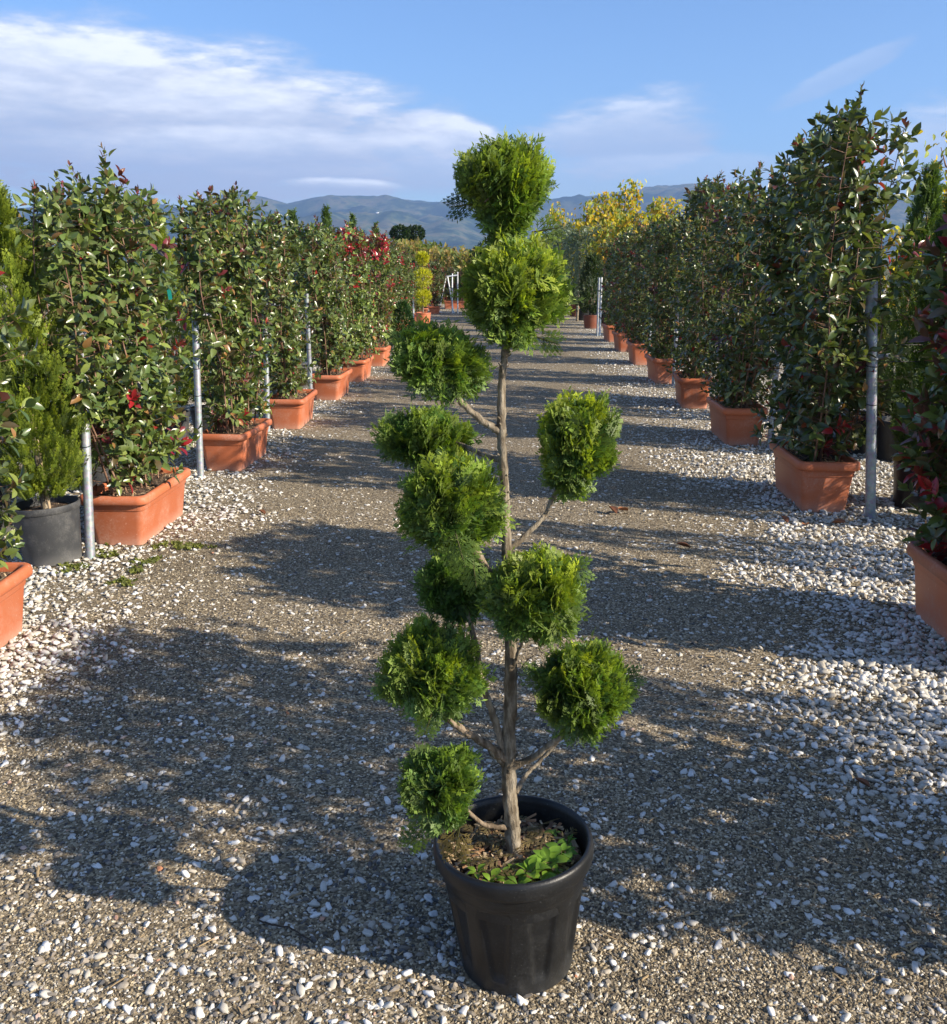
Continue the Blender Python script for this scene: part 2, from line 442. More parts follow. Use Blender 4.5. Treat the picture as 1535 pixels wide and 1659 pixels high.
M_whitest = stone_mat('white_stone', [(0, (.36, .31, .24)), (.35, (.52, .49, .42)), (.8, (.66, .64, .60)), (1, (.76, .75, .71))])

def chip_mesh(name, seed):
    r = random.Random(seed); a = Acc()
    w = .16 + .1 * r.random()
    P = [(-.5, 0, .05), (-.15, .04 * r.uniform(-1, 1), .09), (.2, .05 * r.uniform(-1, 1), .08), (.5, 0, .04)]
    V = []
    for p, k in zip(P, (.6, 1, .9, .5)):
        for sy, sz in ((-1, 0), (1, 0), (.7, .12), (-.7, .12)):
            V.append((p[0], p[1] + sy * w * k * .5, p[2] + sz * .5))
    F = []
    for q in range(3):
        for e in range(4): F.append((q * 4 + e, q * 4 + (e + 1) % 4, q * 4 + 4 + (e + 1) % 4, q * 4 + 4 + e))
    a.add(V, F); a.add([V[0], V[1], V[2], V[3]], [(3, 2, 1, 0)]); a.add(V[-4:], [(0, 1, 2, 3)])
    return a.mesh(name, smooth=False)

def instance_cloud(name, pts, scl, rot, srcs, mats, label=None, parent=None):
    me = bpy.data.meshes.new(name)
    me.vertices.add(len(pts)); me.vertices.foreach_set('co', np.asarray(pts, np.float32).ravel())
    for nm, dat in (('scl', scl), ('rot', rot)):
        a = me.attributes.new(nm, 'FLOAT_VECTOR', 'POINT'); a.data.foreach_set('vector', np.asarray(dat, np.float32).ravel())
    a = me.attributes.new('idx', 'INT', 'POINT'); a.data.foreach_set('value', np.arange(len(pts), dtype=np.int32) * 7919 % len(srcs))
    me.update()
    o = link(name, me, parent=parent, kind='stuff')
    if label: o['label'] = label
    coll = bpy.data.collections.new(name + '_sources')
    for k, s_ in enumerate(srcs):
        so = bpy.data.objects.new(name + '_source', s_)
        if not s_.materials: s_.materials.append(mats)
        coll.objects.link(so)
    ng = bpy.data.node_groups.new(name + '_scatter', 'GeometryNodeTree')
    ng.interface.new_socket('Geometry', in_out='INPUT', socket_type='NodeSocketGeometry')
    ng.interface.new_socket('Geometry', in_out='OUTPUT', socket_type='NodeSocketGeometry')
    gi = ng.nodes.new('NodeGroupInput'); go = ng.nodes.new('NodeGroupOutput')
    ip = ng.nodes.new('GeometryNodeInstanceOnPoints'); ci = ng.nodes.new('GeometryNodeCollectionInfo')
    ci.inputs['Collection'].default_value = coll; ci.inputs['Separate Children'].default_value = True; ci.inputs['Reset Children'].default_value = True
    def named(nm, typ):
        nd = ng.nodes.new('GeometryNodeInputNamedAttribute'); nd.data_type = typ; nd.inputs['Name'].default_value = nm; return nd.outputs[0]
    L = ng.links.new
    L(gi.outputs[0], ip.inputs['Points']); L(ci.outputs[0], ip.inputs['Instance'])
    ip.inputs['Pick Instance'].default_value = True
    L(named('idx', 'INT'), ip.inputs['Instance Index']); L(named('scl', 'FLOAT_VECTOR'), ip.inputs['Scale'])
    L(named('rot', 'FLOAT_VECTOR'), ip.inputs['Rotation'])
    L(ip.outputs[0], go.inputs[0])
    md = o.modifiers.new('scatter', 'NODES'); md.node_group = ng
    return o

def view_points(n, y0, y1, r, expo=2.0, margin=.25):
    """points on the ground in the wedge seen from the lane's head; denser near"""
    u = r.rand(n)
    e = expo - 1
    if abs(e) < 1e-6: y = y0 * (y1 / y0) ** u
    else: y = (y0 ** -e + u * (y1 ** -e - y0 ** -e)) ** (-1 / e)
    x = (r.rand(n) * 2 - 1) * (y * .56 + margin) - .045 * y
    return x, y

OBST = []      # (x0,x1,y0,y1) footprints of pots, no stones inside

def clear(x, y):
    k = np.ones(len(x), bool)
    for (a, b, c, d) in OBST: k &= ~((x > a) & (x < b) & (y > c) & (y < d))
    return k

r = rs(5)
OBST.append((-.10, .12, 1.70, 1.92))
# fine grit
x, y = view_points(230000, 1.25, 7.0, r, 1.9)
cov = np.array([mnoise.noise(Vector((x[q] * .9, y[q] * .6, 4))) for q in range(len(x))])
k = clear(x, y) & (x > -3.2) & (x < 2.8) & (r.rand(len(x)) < np.clip(.75 + 2.2 * cov, .2, 1)); x, y = x[k], y[k]
s_ = (.0035 + .0055 * r.rand(len(x)) ** 2.2) * (1 + .09 * np.maximum(0, y - 2))
scl = np.stack([s_ * 1.1, s_, s_], -1) * (.8 + .4 * r.rand(len(x), 1))
rot = np.stack([r.randn(len(x)) * .3, r.randn(len(x)) * .3, r.rand(len(x)) * 6.28], -1)
instance_cloud('gravel_grit', np.stack([x, y, s_ * .12], -1), scl, rot, [pebble_mesh('grit_pebble', q, 1, .7, .45) for q in range(4)], M_grit,
               'fine grey and tan grit over the lane')
# mixed pebbles
x, y = view_points(30000, 1.25, 16.0, r, 1.6)
cov = np.array([mnoise.noise(Vector((x[q] * 1.3, y[q] * .7, 9))) for q in range(len(x))])
k = clear(x, y) & (x > -3.5) & (x < 3.5) & (r.rand(len(x)) < np.clip(.5 + 1.5 * cov, .12, 1)); x, y = x[k], y[k]
s_ = (.0055 + .013 * r.rand(len(x)) ** 3.6)
scl = np.stack([s_ * 1.2, s_, s_], -1)
rot = np.stack([r.randn(len(x)) * .25, r.randn(len(x)) * .25, r.rand(len(x)) * 6.28], -1)
instance_cloud('gravel_pebbles', np.stack([x, y, s_ * .15], -1), scl, rot, [pebble_mesh('mixed_pebble', 10 + q, 1, .6, .4) for q in range(5)], M_mixed,
               'mixed grey, brown and tan pebbles over the lane')
# white stones, thick along both edges
x, y = view_points(230000, 1.25, 24.0, r, 1.25, .5)
wv = white_np(x, y)
keep = r.rand(len(x)) < np.clip(wv ** 1.3 * .75 + .038, 0, 1)
k = clear(x, y) & keep & (x > -3.6) & (x < 3.8); x, y, wv = x[k], y[k], wv[k]
s_ = (.007 + .019 * r.rand(len(x)) ** 2.2) * (.85 + .3 * wv)
scl = np.stack([s_ * 1.2, s_, s_], -1)
rot = np.stack([r.randn(len(x)) * .35, r.randn(len(x)) * .35, r.rand(len(x)) * 6.28], -1)
instance_cloud('white_gravel', np.stack([x, y, s_ * (.12 + .5 * wv * r.rand(len(x)))], -1), scl, rot, [pebble_mesh('white_pebble', 20 + q, 2, .62, .42) for q in range(6)], M_whitest,
               'white gravel lying thick along both edges of the lane')
# straw and bark bits, mostly lower right
x, y = view_points(2600, 1.3, 9.0, r, 1.6)
keep = r.rand(len(x)) < np.clip(.15 + .8 * (x - .3), .06, 1)
k = clear(x, y) & keep; x, y = x[k], y[k]
s_ = .012 + .035 * r.rand(len(x)) ** 1.6
scl = np.stack([s_, s_ * .7, s_ * .5], -1)
rot = np.stack([r.randn(len(x)) * .15, r.randn(len(x)) * .15, r.rand(len(x)) * 6.28], -1)
instance_cloud('bark_litter', np.stack([x, y, np.full(len(x), .005)], -1), scl, rot, [chip_mesh('litter_chip', q) for q in range(4)], M_straw,
               'straw and bark bits scattered on the gravel')

# moss and small weeds at the left edge
r = rs(77)
a = Acc()
cx = r.rand(700) * .9 - 2.55; cy = 4.25 + r.rand(700) * .75
ok = np.array([mnoise.noise(Vector((cx[q] * 6, cy[q] * 6, 1))) > .26 for q in range(700)]); cx, cy = cx[ok], cy[ok]
ok = clear(cx, cy); cx, cy = cx[ok], cy[ok]
n = len(cx)
for rep in range(9):
    ang = r.rand(n) * 6.28; tilt = .5 + .7 * r.rand(n)
    axv = np.stack([np.cos(ang) * tilt, np.sin(ang) * tilt, np.ones(n)], -1)
    V, F, T = scatter(*LEAF_LO, np.stack([cx + r.randn(n) * .006, cy + r.randn(n) * .006, np.full(n, .004)], -1), axv, np.stack([-np.sin(ang), np.cos(ang), .2 * np.ones(n)], -1),
                      .012 + .016 * r.rand(n), np.array([.17, .19, .04]) * (.6 + .8 * r.rand(n, 1)))
    a.add(V, F, T)
a.obj('moss', M_tree, kind='stuff', label='low yellow green moss and weed in the white gravel at the left')

# ------------------------------------------------------------------ planters and pots
def rrect(hx, hy, rc, n=5):
    P = []
    for (cx, cy, a0) in ((hx - rc, hy - rc, 0), (-hx + rc, hy - rc, 90), (-hx + rc, -hy + rc, 180), (hx - rc, -hy + rc, 270)):
        for q in range(n):
            a_ = rad(a0 + 90 * q / (n - 1)); P.append((cx + rc * math.cos(a_), cy + rc * math.sin(a_)))
    return np.array(P)

def loft(sections, close_end=True, close_start=True):
    """sections: list of (m,3) rings"""
    m = len(sections[0]); V = np.concatenate(sections); n = len(sections)
    i, j = np.meshgrid(np.arange(n - 1), np.arange(m), indexing='ij'); k = (j + 1) % m
    F = np.stack([i * m + j, i * m + k, (i + 1) * m + k, (i + 1) * m + j], -1).reshape(-1, 4)
    a = Acc(); a.add(V, F)
    for e, on in ((0, close_start), (n - 1, close_end)):
        if on:
            c = sections[e].mean(0); V2 = np.vstack([sections[e], c]); q = np.arange(m)
            F2 = np.stack([q, (q + 1) % m, np.full(m, m)], -1)
            if e == 0: F2 = F2[:, ::-1]
            a.add(V2, F2)
    return a

def ring3(P2, z): return np.column_stack([P2, np.full(len(P2), z)])

def planter_mesh():
    S = []
    def body(t): return .133 + (.163 - .133) * t, .350 + (.372 - .350) * t
    for (z, dx) in ((0.0, -.006), (.004, 0), (.03, 0), (.20, 0), (.204, .004), (.212, .0045), (.25, .0045)):
        hx, hy = body(z / .25); S.append(ring3(rrect(hx + dx, hy + dx, .035), z))
    return loft(S, close_end=False).mesh('planter_body', smooth=False)

def planter_rim_mesh():
    S = []
    hx, hy = .163, .372
    for (d, z, rc) in ((.004, .240, .04), (.022, .240, .05), (.028, .246, .055), (.030, .262, .055), (.028, .280, .055), (.020, .288, .05), (.006, .290, .045), (-.004, .286, .04), (-.009, .270, .035), (-.012, .236, .03)):
        S.append(ring3(rrect(hx + d, hy + d, rc), z))
    return loft(S, close_end=False, close_start=False).mesh('planter_rim')

def soil_mesh(kind, hx, hy, z, seed):
    r_ = random.Random(seed); P = rrect(hx, hy, .03, 4) if kind == 'rect' else np.array([(hx * math.cos(t * PI / 12), hx * math.sin(t * PI / 12)) for t in range(24)])
    S = []
    for k_ in (1, .85, .65, .45, .25, .1):
        R = ring3(P * k_, z)
        for v in R: v[2] += .014 * mnoise.noise(Vector((v[0] * 14, v[1] * 14, seed))) + .012 * (1 - k_)
        S.append(R)
    a = loft(S, close_start=False); return a.mesh('soil')

PL_BODY = planter_mesh(); PL_RIM = planter_rim_mesh()
def shade_auto(me, ang=35):
    me.polygons.foreach_set('use_smooth', np.ones(len(me.polygons), bool))
    me.update()
    import bmesh
    bm = bmesh.new(); bm.from_mesh(me)
    for e in bm.edges:
        if len(e.link_faces) == 2 and e.calc_face_angle(0) > rad(ang): e.smooth = False
    bm.to_mesh(me); bm.free()
shade_auto(PL_BODY, 30)

def lathe(prof, seg=48, mod=None):
    S = []
    th = np.arange(seg) * 2 * PI / seg
    for (r_, z) in prof:
        rr = np.full(seg, float(r_))
        if mod is not None: rr = rr + mod(th, z)
        S.append(np.column_stack([rr * np.cos(th), rr * np.sin(th), np.full(seg, z)]))
    return S

def pot_meshes(R, H, seg=40, taper=.82):
    rb = R * taper
    body = lathe([(rb - .006, 0), (rb, .006), (rb + (R * .96 - rb) * .5, H * .5), (R * .96, H - .03), (R * .955, H - .01)], seg)
    a = loft(body, close_end=False); me1 = a.mesh('pot_body')
    rim = lathe([(R * .955, H - .034), (R * .985, H - .034), (R * 1.0, H - .028), (R * 1.0, H - .006), (R * .985, H), (R * .955, H), (R * .945, H - .005), (R * .93, H - .06), (R * .9, H - .10)], seg)
    me2 = loft(rim, False, False).mesh('pot_rim'); shade_auto(me1); shade_auto(me2, 50)
    return me1, me2

def chips_part(kind, hx, hy, z, n, seed, parent, mats):
    r_ = rs(seed); tv = np.array([(-.5, -.12, 0), (.5, -.1, 0), (.45, .12, .02), (-.4, .1, .03), (0, 0, .12)]); tf = np.array([(0, 1, 4), (1, 2, 4), (2, 3, 4), (3, 0, 4)])
    if kind == 'rect': px = (r_.rand(n) * 2 - 1) * hx * .95; py = (r_.rand(n) * 2 - 1) * hy * .97
    else:
        t = r_.rand(n) * 6.28; q = np.sqrt(r_.rand(n)) * hx * .95; px, py = q * np.cos(t), q * np.sin(t)
    ang = r_.rand(n) * 6.28
    cols = np.array([[.30, .16, .08], [.42, .28, .15], [.16, .09, .055], [.50, .38, .24]])[r_.randint(0, 4, n)] * (.7 + .5 * r_.rand(n, 1))
    V, F, T = scatter(tv, tf, np.stack([px, py, z + .012 + .010 * r_.rand(n)], -1), np.stack([np.cos(ang), np.sin(ang), r_.randn(n) * .25], -1), np.stack([r_.randn(n) * .4, r_.randn(n) * .4, np.ones(n)], -1),
                      .014 + .022 * r_.rand(n), cols)
    a = Acc(); a.add(V, F, T)
    return a.obj('bark_mulch', mats, parent, smooth=False, kind='stuff')
def tint_mat(name, rough=.85):
    m, N = mat_new(name); at = N.n('ShaderNodeAttribute', attribute_name='tint')
    p = N.n('ShaderNodeBsdfPrincipled', ins={'Base Color': at.outputs['Color'], 'Roughness': rough}); finish(N, p.outputs[0]); return m
M_tint = tint_mat('mulch')

# ------------------------------------------------------------------ photinia in long planters
GREEN = np.array([[.050, .080, .022], [.072, .108, .026], [.105, .140, .032], [.145, .175, .042], [.078, .100, .036]])
def photinia_leaves(seed, L=.95, T=.40, z0=.31, z1=1.98, nro=230, red=.008, redtop=.35, leaf=.066, bronze=.02, bare=.0, crown=0.0, gain=1.0, lean=0.0, skew=0.0):
    """positions/axes/normals/scales/tints of all leaves plus stem polylines. local frame: y along the planter"""
    r_ = rs(seed)
    ns = 15; stems = []; nro = int(nro * 2.5)
    for q in range(ns):
        y0 = (q + .5) / ns * .60 - .30 + r_.randn() * .02; x0 = r_.randn() * .045
        top = z1 - .05 - .18 * r_.rand() - .05 * (abs(y0) / .3) ** 2 + skew * (-y0)
        if q % 5 == 2: top += .12 * r_.rand()
        P = []
        yy, xx = y0 * (L / .62), x0 * 2.2
        for t in np.linspace(0, 1, 14):
            z = .25 + (top - .25) * t
            e = min(1, t * 2.2)
            P.append((x0 + (xx - x0) * e + .035 * math.sin(q * 3.1 + t * 7) * e + lean * t, y0 + (yy - y0) * e + .04 * math.sin(q * 1.7 + t * 6) * e, z))
        stems.append(np.array(P))
    pos = []; axs = []; nrm = []; sc = []; tint = []; twigs = []
    def rosette(c, a, nl, size, mode, twig_from=None):
        a = a / np.linalg.norm(a)
        b1 = np.cross(a, (.3, .2, 1.)); b1 /= np.linalg.norm(b1); b2 = np.cross(a, b1)
        ph = r_.rand() * 6.28
        for i_ in range(nl):
            t = i_ / max(1, nl - 1); az_ = ph + i_ * 2.399
            til = (.25 + 1.15 * (1 - t)) * (1.0 if mode != 'top' else .8) + r_.randn() * .15
            d = a * math.cos(til) + (b1 * math.cos(az_) + b2 * math.sin(az_)) * math.sin(til)
            d[2] -= .22 * (1 - t); d /= np.linalg.norm(d)
            n_ = a - d * np.dot(a, d); n_ = n_ + np.array([.1, 0, .25]) + a * np.array([.5, .5, 0]); n_ += r_.randn(3) * .22
            base = c - a * (1 - t) * size * 1.0
            pos.append(base); axs.append(d); nrm.append(n_)
            s0 = size * (1.0 - .45 * t if mode == 'top' else 1.0 - .25 * t) * (.75 + .5 * r_.rand())
            sc.append(s0)
            u = r_.rand()
            if mode == 'red': col = np.array([.30, .018, .022]) * (.6 + .7 * r_.rand())
            elif mode == 'bronze' or (mode == 'top' and t > .5 and u < .8): col = np.array([.13, .045, .035]) * (.7 + .6 * r_.rand()) if r_.rand() < .6 else np.array([.20, .04, .05])
            else:
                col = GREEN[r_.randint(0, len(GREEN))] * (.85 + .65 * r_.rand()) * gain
                if u < .018: col = np.array([.32, .17, .06]) * (.7 + .5 * r_.rand())
                elif u < .018 + red * .5: col = np.array([.32, .03, .02])
                elif u < .10: col = np.array([.10, .075, .03])
            tint.append(col)
        if twig_from is not None: twigs.append(np.array([twig_from, (twig_from + c) / 2 - np.array([0, 0, .01]), c]))
    for q, st in enumerate(list(stems)):      # shoot tips
        c = st[-1]
        if q % 3 == 1:                        # a long new shoot above the rest
            e = c + np.array([r_.randn() * .04, r_.randn() * .04, .05 + .08 * r_.rand()]); twigs.append(np.array([c, (c + e) / 2 + (.01, 0, 0), e]))
            for f in (.35, .7, 1.0): rosette(c + (e - c) * f, np.array([r_.randn() * .25, r_.randn() * .25, 1]), 4 if f < 1 else 6, leaf * (.95 - .2 * f), 'top' if r_.rand() < redtop + .3 else 'g')
        rosette(c + np.array([0, 0, .03]), np.array([r_.randn() * .2, r_.randn() * .2, 1]), 8, leaf * .95, 'top' if r_.rand() < redtop else 'g')
        rosette(c - np.array([0, 0, .05]), np.array([r_.randn() * .5, r_.randn() * .5, 1]), 6, leaf, 'g')
    for q in range(nro):
        st = stems[r_.randint(ns)]
        t = (z0 - .25) / (z1 - .25) + r_.rand() ** .92 * (1 - (z0 - .25) / (z1 - .25)) * .98
        f = t * 13; i0 = min(12, int(f)); p0 = st[i0] + (st[i0 + 1] - st[i0]) * (f - i0)
        if t < .38 and r_.rand() < bare * (1 - t / .38): continue
        th = r_.rand() * 6.28
        rx = T * .5 * (.35 + .7 * r_.rand()) * (1.0 if t < .85 else .75); ry = .06 + .12 * r_.rand()
        off = np.array([rx * math.cos(th), ry * math.sin(th), .03 + .05 * r_.rand()])
        d = np.array([math.cos(th), math.sin(th) * .8, .45 + .5 * r_.rand()])
        u = r_.rand()
        rr_ = red + crown * (1 if p0[2] > z1 - .42 else (.12 if p0[2] > z1 - .75 else .03))
        mode = 'bronze' if u < bronze else ('red' if u < bronze + rr_ else 'g')
        rosette(p0 + off, d, 6 + r_.randint(3), leaf * (.85 + .35 * r_.rand()), mode, p0)
    for st in stems:      # leaves along the shoots themselves
        for q in range(12):
            f = (.25 + .72 * r_.rand()) * 13; i0 = min(12, int(f)); p0 = st[i0] + (st[i0 + 1] - st[i0]) * (f - i0)
            th = r_.rand() * 6.28; d = np.array([math.cos(th), math.sin(th), .4 + r_.randn() * .3])
            pos.append(p0); axs.append(d); nrm.append(np.array([-d[0] * .4, -d[1] * .4, 1]) + r_.randn(3) * .2); sc.append(leaf * (.8 + .5 * r_.rand())); tint.append(GREEN[r_.randint(0, len(GREEN))] * (.8 + .5 * r_.rand()))
    return stems, twigs, np.array(pos), np.array(axs), np.array(nrm), np.array(sc), np.array(tint)

# shared single-leaf meshes for the leaves that show largest
LEAF_COLS = [tuple(c) for c in GREEN] + [(.14, .18, .05), (.10, .075, .03), (.20, .05, .04), (.30, .02, .022), (.32, .17, .06)]
def single_leaf(col, variant):
    V_, F_ = leaf_template(w=.46 + .08 * variant, fold=.07 + .05 * variant, arch=.10 + .12 * variant, n=6)
    return mesh_from('leaf', V_, F_, np.tile(np.array(col), (len(V_), 1)))
LEAF_MESH = [[single_leaf(c, v) for v in (0, 1)] for c in LEAF_COLS]
for row in LEAF_MESH:
    for me in row: me.materials.append(M_leaf)
LC = np.array(LEAF_COLS)

def leaf_objects(parent, pos, axs, nrm, sc, tint):
    ax = norm(axs); sd = norm(np.cross(ax, nrm)); nn = np.cross(sd, ax)
    for q in range(len(pos)):
        ci = int(np.argmin(((LC - tint[q]) ** 2).sum(1)))
        o = bpy.data.objects.new('leaf', LEAF_MESH[ci][q % 2]); COL.objects.link(o); o.parent = parent
        m = Matrix(((sd[q][0], ax[q][0], nn[q][0]), (sd[q][1], ax[q][1], nn[q][1]), (sd[q][2], ax[q][2], nn[q][2])))
        o.rotation_euler = m.to_euler(); o.location = pos[q]; o.scale = (sc[q],) * 3

def add_planter(root, z_soil=.252, seed=0, chips=260, body=PL_BODY, rim=PL_RIM, pz=1.0):
    z_soil *= pz
    b = link('planter', body, M_terra, root); rr = link('planter_rim', rim, M_terra, b); b.scale = (1, 1, pz)
    s_ = link('soil', soil_mesh('rect', .158, .362, z_soil, seed), M_soil, root)
    if chips: chips_part('rect', .15, .35, z_soil, chips, seed, s_, M_tint)

def photinia(x, y, label, group, seed, nleafobj=0, pz=1.0, hi=True, rotz=0.0, chips=260, cat='potted shrub', view_dir=(0, -1, 0), tilt=None, **kw):
    root = thing('potted_photinia', (x, y, 0), label, cat, group, rotz, tilt)
    add_planter(root, seed=seed, chips=chips, pz=pz)
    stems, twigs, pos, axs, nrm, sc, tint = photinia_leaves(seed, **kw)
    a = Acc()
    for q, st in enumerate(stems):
        a.tube(st, np.linspace(.0065, .0025, len(st)), 5)
    for tw in twigs: a.tube(tw, [.0022, .0018, .0012], 3, cap=False)
    a.obj('stems', M_stem, root, kind='stuff')
    if nleafobj:
        c, s_ = math.cos(rotz), math.sin(rotz)
        vd = np.array([view_dir[0] * c + view_dir[1] * s_, -view_dir[0] * s_ + view_dir[1] * c, 0.])
        score = pos @ vd * 1.0 + rs(seed + 1).rand(len(pos)) * .25 + pos[:, 2] * .04
        idx = np.argsort(-score)
        pick, rest = idx[:nleafobj], idx[nleafobj:]
        leaf_objects(root, pos[pick], axs[pick], nrm[pick], sc[pick], tint[pick])
    else: rest = np.arange(len(pos))
    tv, tf = LEAF if hi else LEAF_LO
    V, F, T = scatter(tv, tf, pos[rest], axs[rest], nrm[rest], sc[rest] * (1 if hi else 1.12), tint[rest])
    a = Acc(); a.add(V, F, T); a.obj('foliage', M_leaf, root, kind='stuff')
    return root

def pot_obst(x, y, hx=.15, hy=.37): OBST.append((x - hx, x + hx, y - hy, y + hy))

def copy_tree(o, parent=None, **props):
    c = o.copy(); COL.objects.link(c)
    if parent is not None: c.parent = parent
    for k_, v_ in props.items(): c[k_] = v_
    for ch in list(o.children): copy_tree(ch, c)
    return c

GL = 'photinias in terracotta planters along the left of the lane'
GR = 'photinias in terracotta planters along the right of the lane'
VL = (.75, -.66, 0); VR = (-.75, -.66, 0)
XL, XR = -2.20, 1.93
LP = 1.925
# left row: centres at near-corner y + .35
left = [
 ('nearest photinia on the left, its terracotta planter cut off by the frame', 3.33, 11, 180, dict(z1=1.75, nro=230)),
 ('tall wide photinia with many glossy leaves in the orange planter beside the weathered black pot', 5.28, 12, 300, dict(z1=1.98, nro=330, L=1.30, T=.50, redtop=.6, leaf=.07)),
 ('second full photinia on the left, bright red shoots low down above its orange planter', 7.24, 13, 300, dict(z1=2.03, nro=300, L=.95, redtop=.7, red=.015)),
 ('third full photinia from the front on the left, rosy shoot tips against the hills', 9.13, 14, 260, dict(z1=2.02, nro=290, L=.95, redtop=.4)),
 ('photinia on the left between the plant with rosy tips and the red crowned one', 11.13, 15, 0, dict(z1=1.98, nro=270, L=.95)),
 ('photinia on the left with a bright red crown of young leaves, the first of two', 12.92, 16, 0, dict(z1=1.98, nro=260, L=.95, crown=.6, redtop=.8, bronze=.04)),
 ('photinia on the left with a broad crimson tuft on top, last in the close row', 14.92, 17, 0, dict(z1=2.0, nro=260, L=.95, crown=.75, redtop=.9, bronze=.05)),
]
for (lab, yc, sd, nl, kw) in left:
    kw.setdefault('lean', -.10); kw.setdefault('gain', 1.4)  # gain: sunlit look of the left row put into the leaf colour
    photinia(XL, yc, lab, GL, sd, nl, hi=yc < 10, view_dir=VL, chips=260 if yc < 10 else 90, rotz=rad(rs(sd).randn() * 1.5), **kw)
# right row
right = [
 ('nearest photinia of the right row, just outside the picture', 1.90, 31, 0, dict(z1=2.05, nro=330, L=1.15, T=.45)),
 ('photinia cut off by the right picture edge, dark red young leaves, planter in shade', 3.70, 32, 240, dict(z1=1.95, nro=280, L=1.2, T=.44, lean=.12, red=.14, bronze=.14, leaf=.082)),
 ('tallest photinia, a dark green screen beside the bare steel post on the right', 6.20, 33, 300, dict(z1=2.38, nro=360, L=1.50, T=.54, lean=-.03, leaf=.074, skew=.26, redtop=.3)),
 ('second photinia of the right row in view, level topped and dark, behind the tallest one', 8.47, 34, 300, dict(z1=2.22, nro=320, L=1.65, T=.52, redtop=.3)),
 ('third right row photinia in view, pink young shoots standing against the sky', 10.66, 35, 260, dict(z1=2.40, nro=300, L=1.6, T=.5, redtop=.8, red=.01)),
 ('photinia in the half sunlit planter of the right row, beyond the pink shoots', 12.9, 36, 0, dict(z1=2.15, nro=260, L=1.55, T=.48)),
 ('right row photinia between the half sunlit planter and the red leaved small one', 15.3, 37, 0, dict(z1=2.15, nro=250, L=1.55, T=.48)),
 ('photinia of the right row with a few red leaves just above its small orange planter', 17.65, 38, 0, dict(z1=2.1, nro=240, L=1.55, T=.48, red=.015)),
 ('photinia of the right row just in front of the pair of dark slender posts', 19.9, 39, 0, dict(z1=2.05, nro=230, L=1.0)),
]
for (lab, yc, sd, nl, kw) in right:
    kw.setdefault('lean', .03); kw['gain'] = .85; kw['nro'] = int(kw['nro'] * 1.2)  # gain: leaf colour darkened for the shaded right row
    photinia(XR - (.035 if sd == 32 else 0), yc, lab, GR, sd, nl, pz=1.14, hi=yc < 11, view_dir=VR, chips=260 if yc < 11 else 90, rotz=rad(rs(sd).randn() * 2.0), **kw)

# ------------------------------------------------------------------ conifers (thuja / cypress)
def spray_template(nb=6, second=False, w=.055):
    """a flat fern-like spray, y 0..1"""
    V = []; F = []; tip = []
    def rhomb(p, d, l, ww):
        p = np.array(p, float); d = np.array(d, float); d /= np.linalg.norm(d)
        s_ = np.array([d[1], -d[0], 0]) * ww
        b = len(V)
        V.extend([p, p + d * l * .45 + s_ + (0, 0, .012), p + d * l, p + d * l * .45 - s_ + (0, 0, .012)]); F.append((b, b + 1, b + 2, b + 3))
        t = np.clip((p[1] + np.array([0, .45, 1, .45]) * l * d[1]), 0, 1)
        e = np.array([0, .5, 1, .5])
        tip.extend(list(.55 * t + .45 * e * (l < .8)))
    rhomb((0, 0, 0), (0, 1, 0), 1.0, w * .8)
    for q in range(nb):
        t = .12 + .76 * q / (nb - 1); sg = 1 if q % 2 else -1
        l = .46 * (1 - t * .62)
        for s2 in ((sg,) if nb < 5 else (sg, -sg)):
            tt = t + (.05 if s2 != sg else 0)
            d = (s2 * .78, .75, .0)
            rhomb((0, tt, 0), d, l, w * .75)
            if second and l > .25:
                dn = np.array(d) / np.linalg.norm(d)
                for u in (.35, .62):
                    rhomb(np.array((0, tt, 0)) + dn * l * u, (s2 * .15, 1, 0), l * .42, w * .6)
                    rhomb(np.array((0, tt, 0)) + dn * l * u, (s2 * 1, .15, 0), l * .36, w * .55)
    V = np.array(V); V[:, 2] += -.12 * V[:, 1] ** 2 - .25 * np.abs(V[:, 0]) ** 1.5
    return V, np.array(F), np.array(tip)
SP_HI = spray_template(6, True, .034)
SP_MID = spray_template(6, False, .05)
SP_LO = spray_template(3, False, .13)

def spray_cloud(acc, tmpl, pos, axs, nrm, sc, base, tipc, r_, tipamt=1.0):
    tv, tf, tip = tmpl; n = len(pos)
    vb = (.65 + .7 * r_.rand(n, 1, 1))
    k_ = np.clip(tip[None, :, None] * tipamt * (.4 + .9 * r_.rand(n, 1, 1)), 0, 1)
    base = np.asarray(base); tipc = np.asarray(tipc)
    if base.ndim == 1: base = base[None]
    if tipc.ndim == 1: tipc = tipc[None]
    t = (base[:, None] * (1 - k_) + tipc[:, None] * k_) * vb
    V, F, T = scatter(tv, tf, pos, axs, nrm, sc, t)
    acc.add(V, F, T)

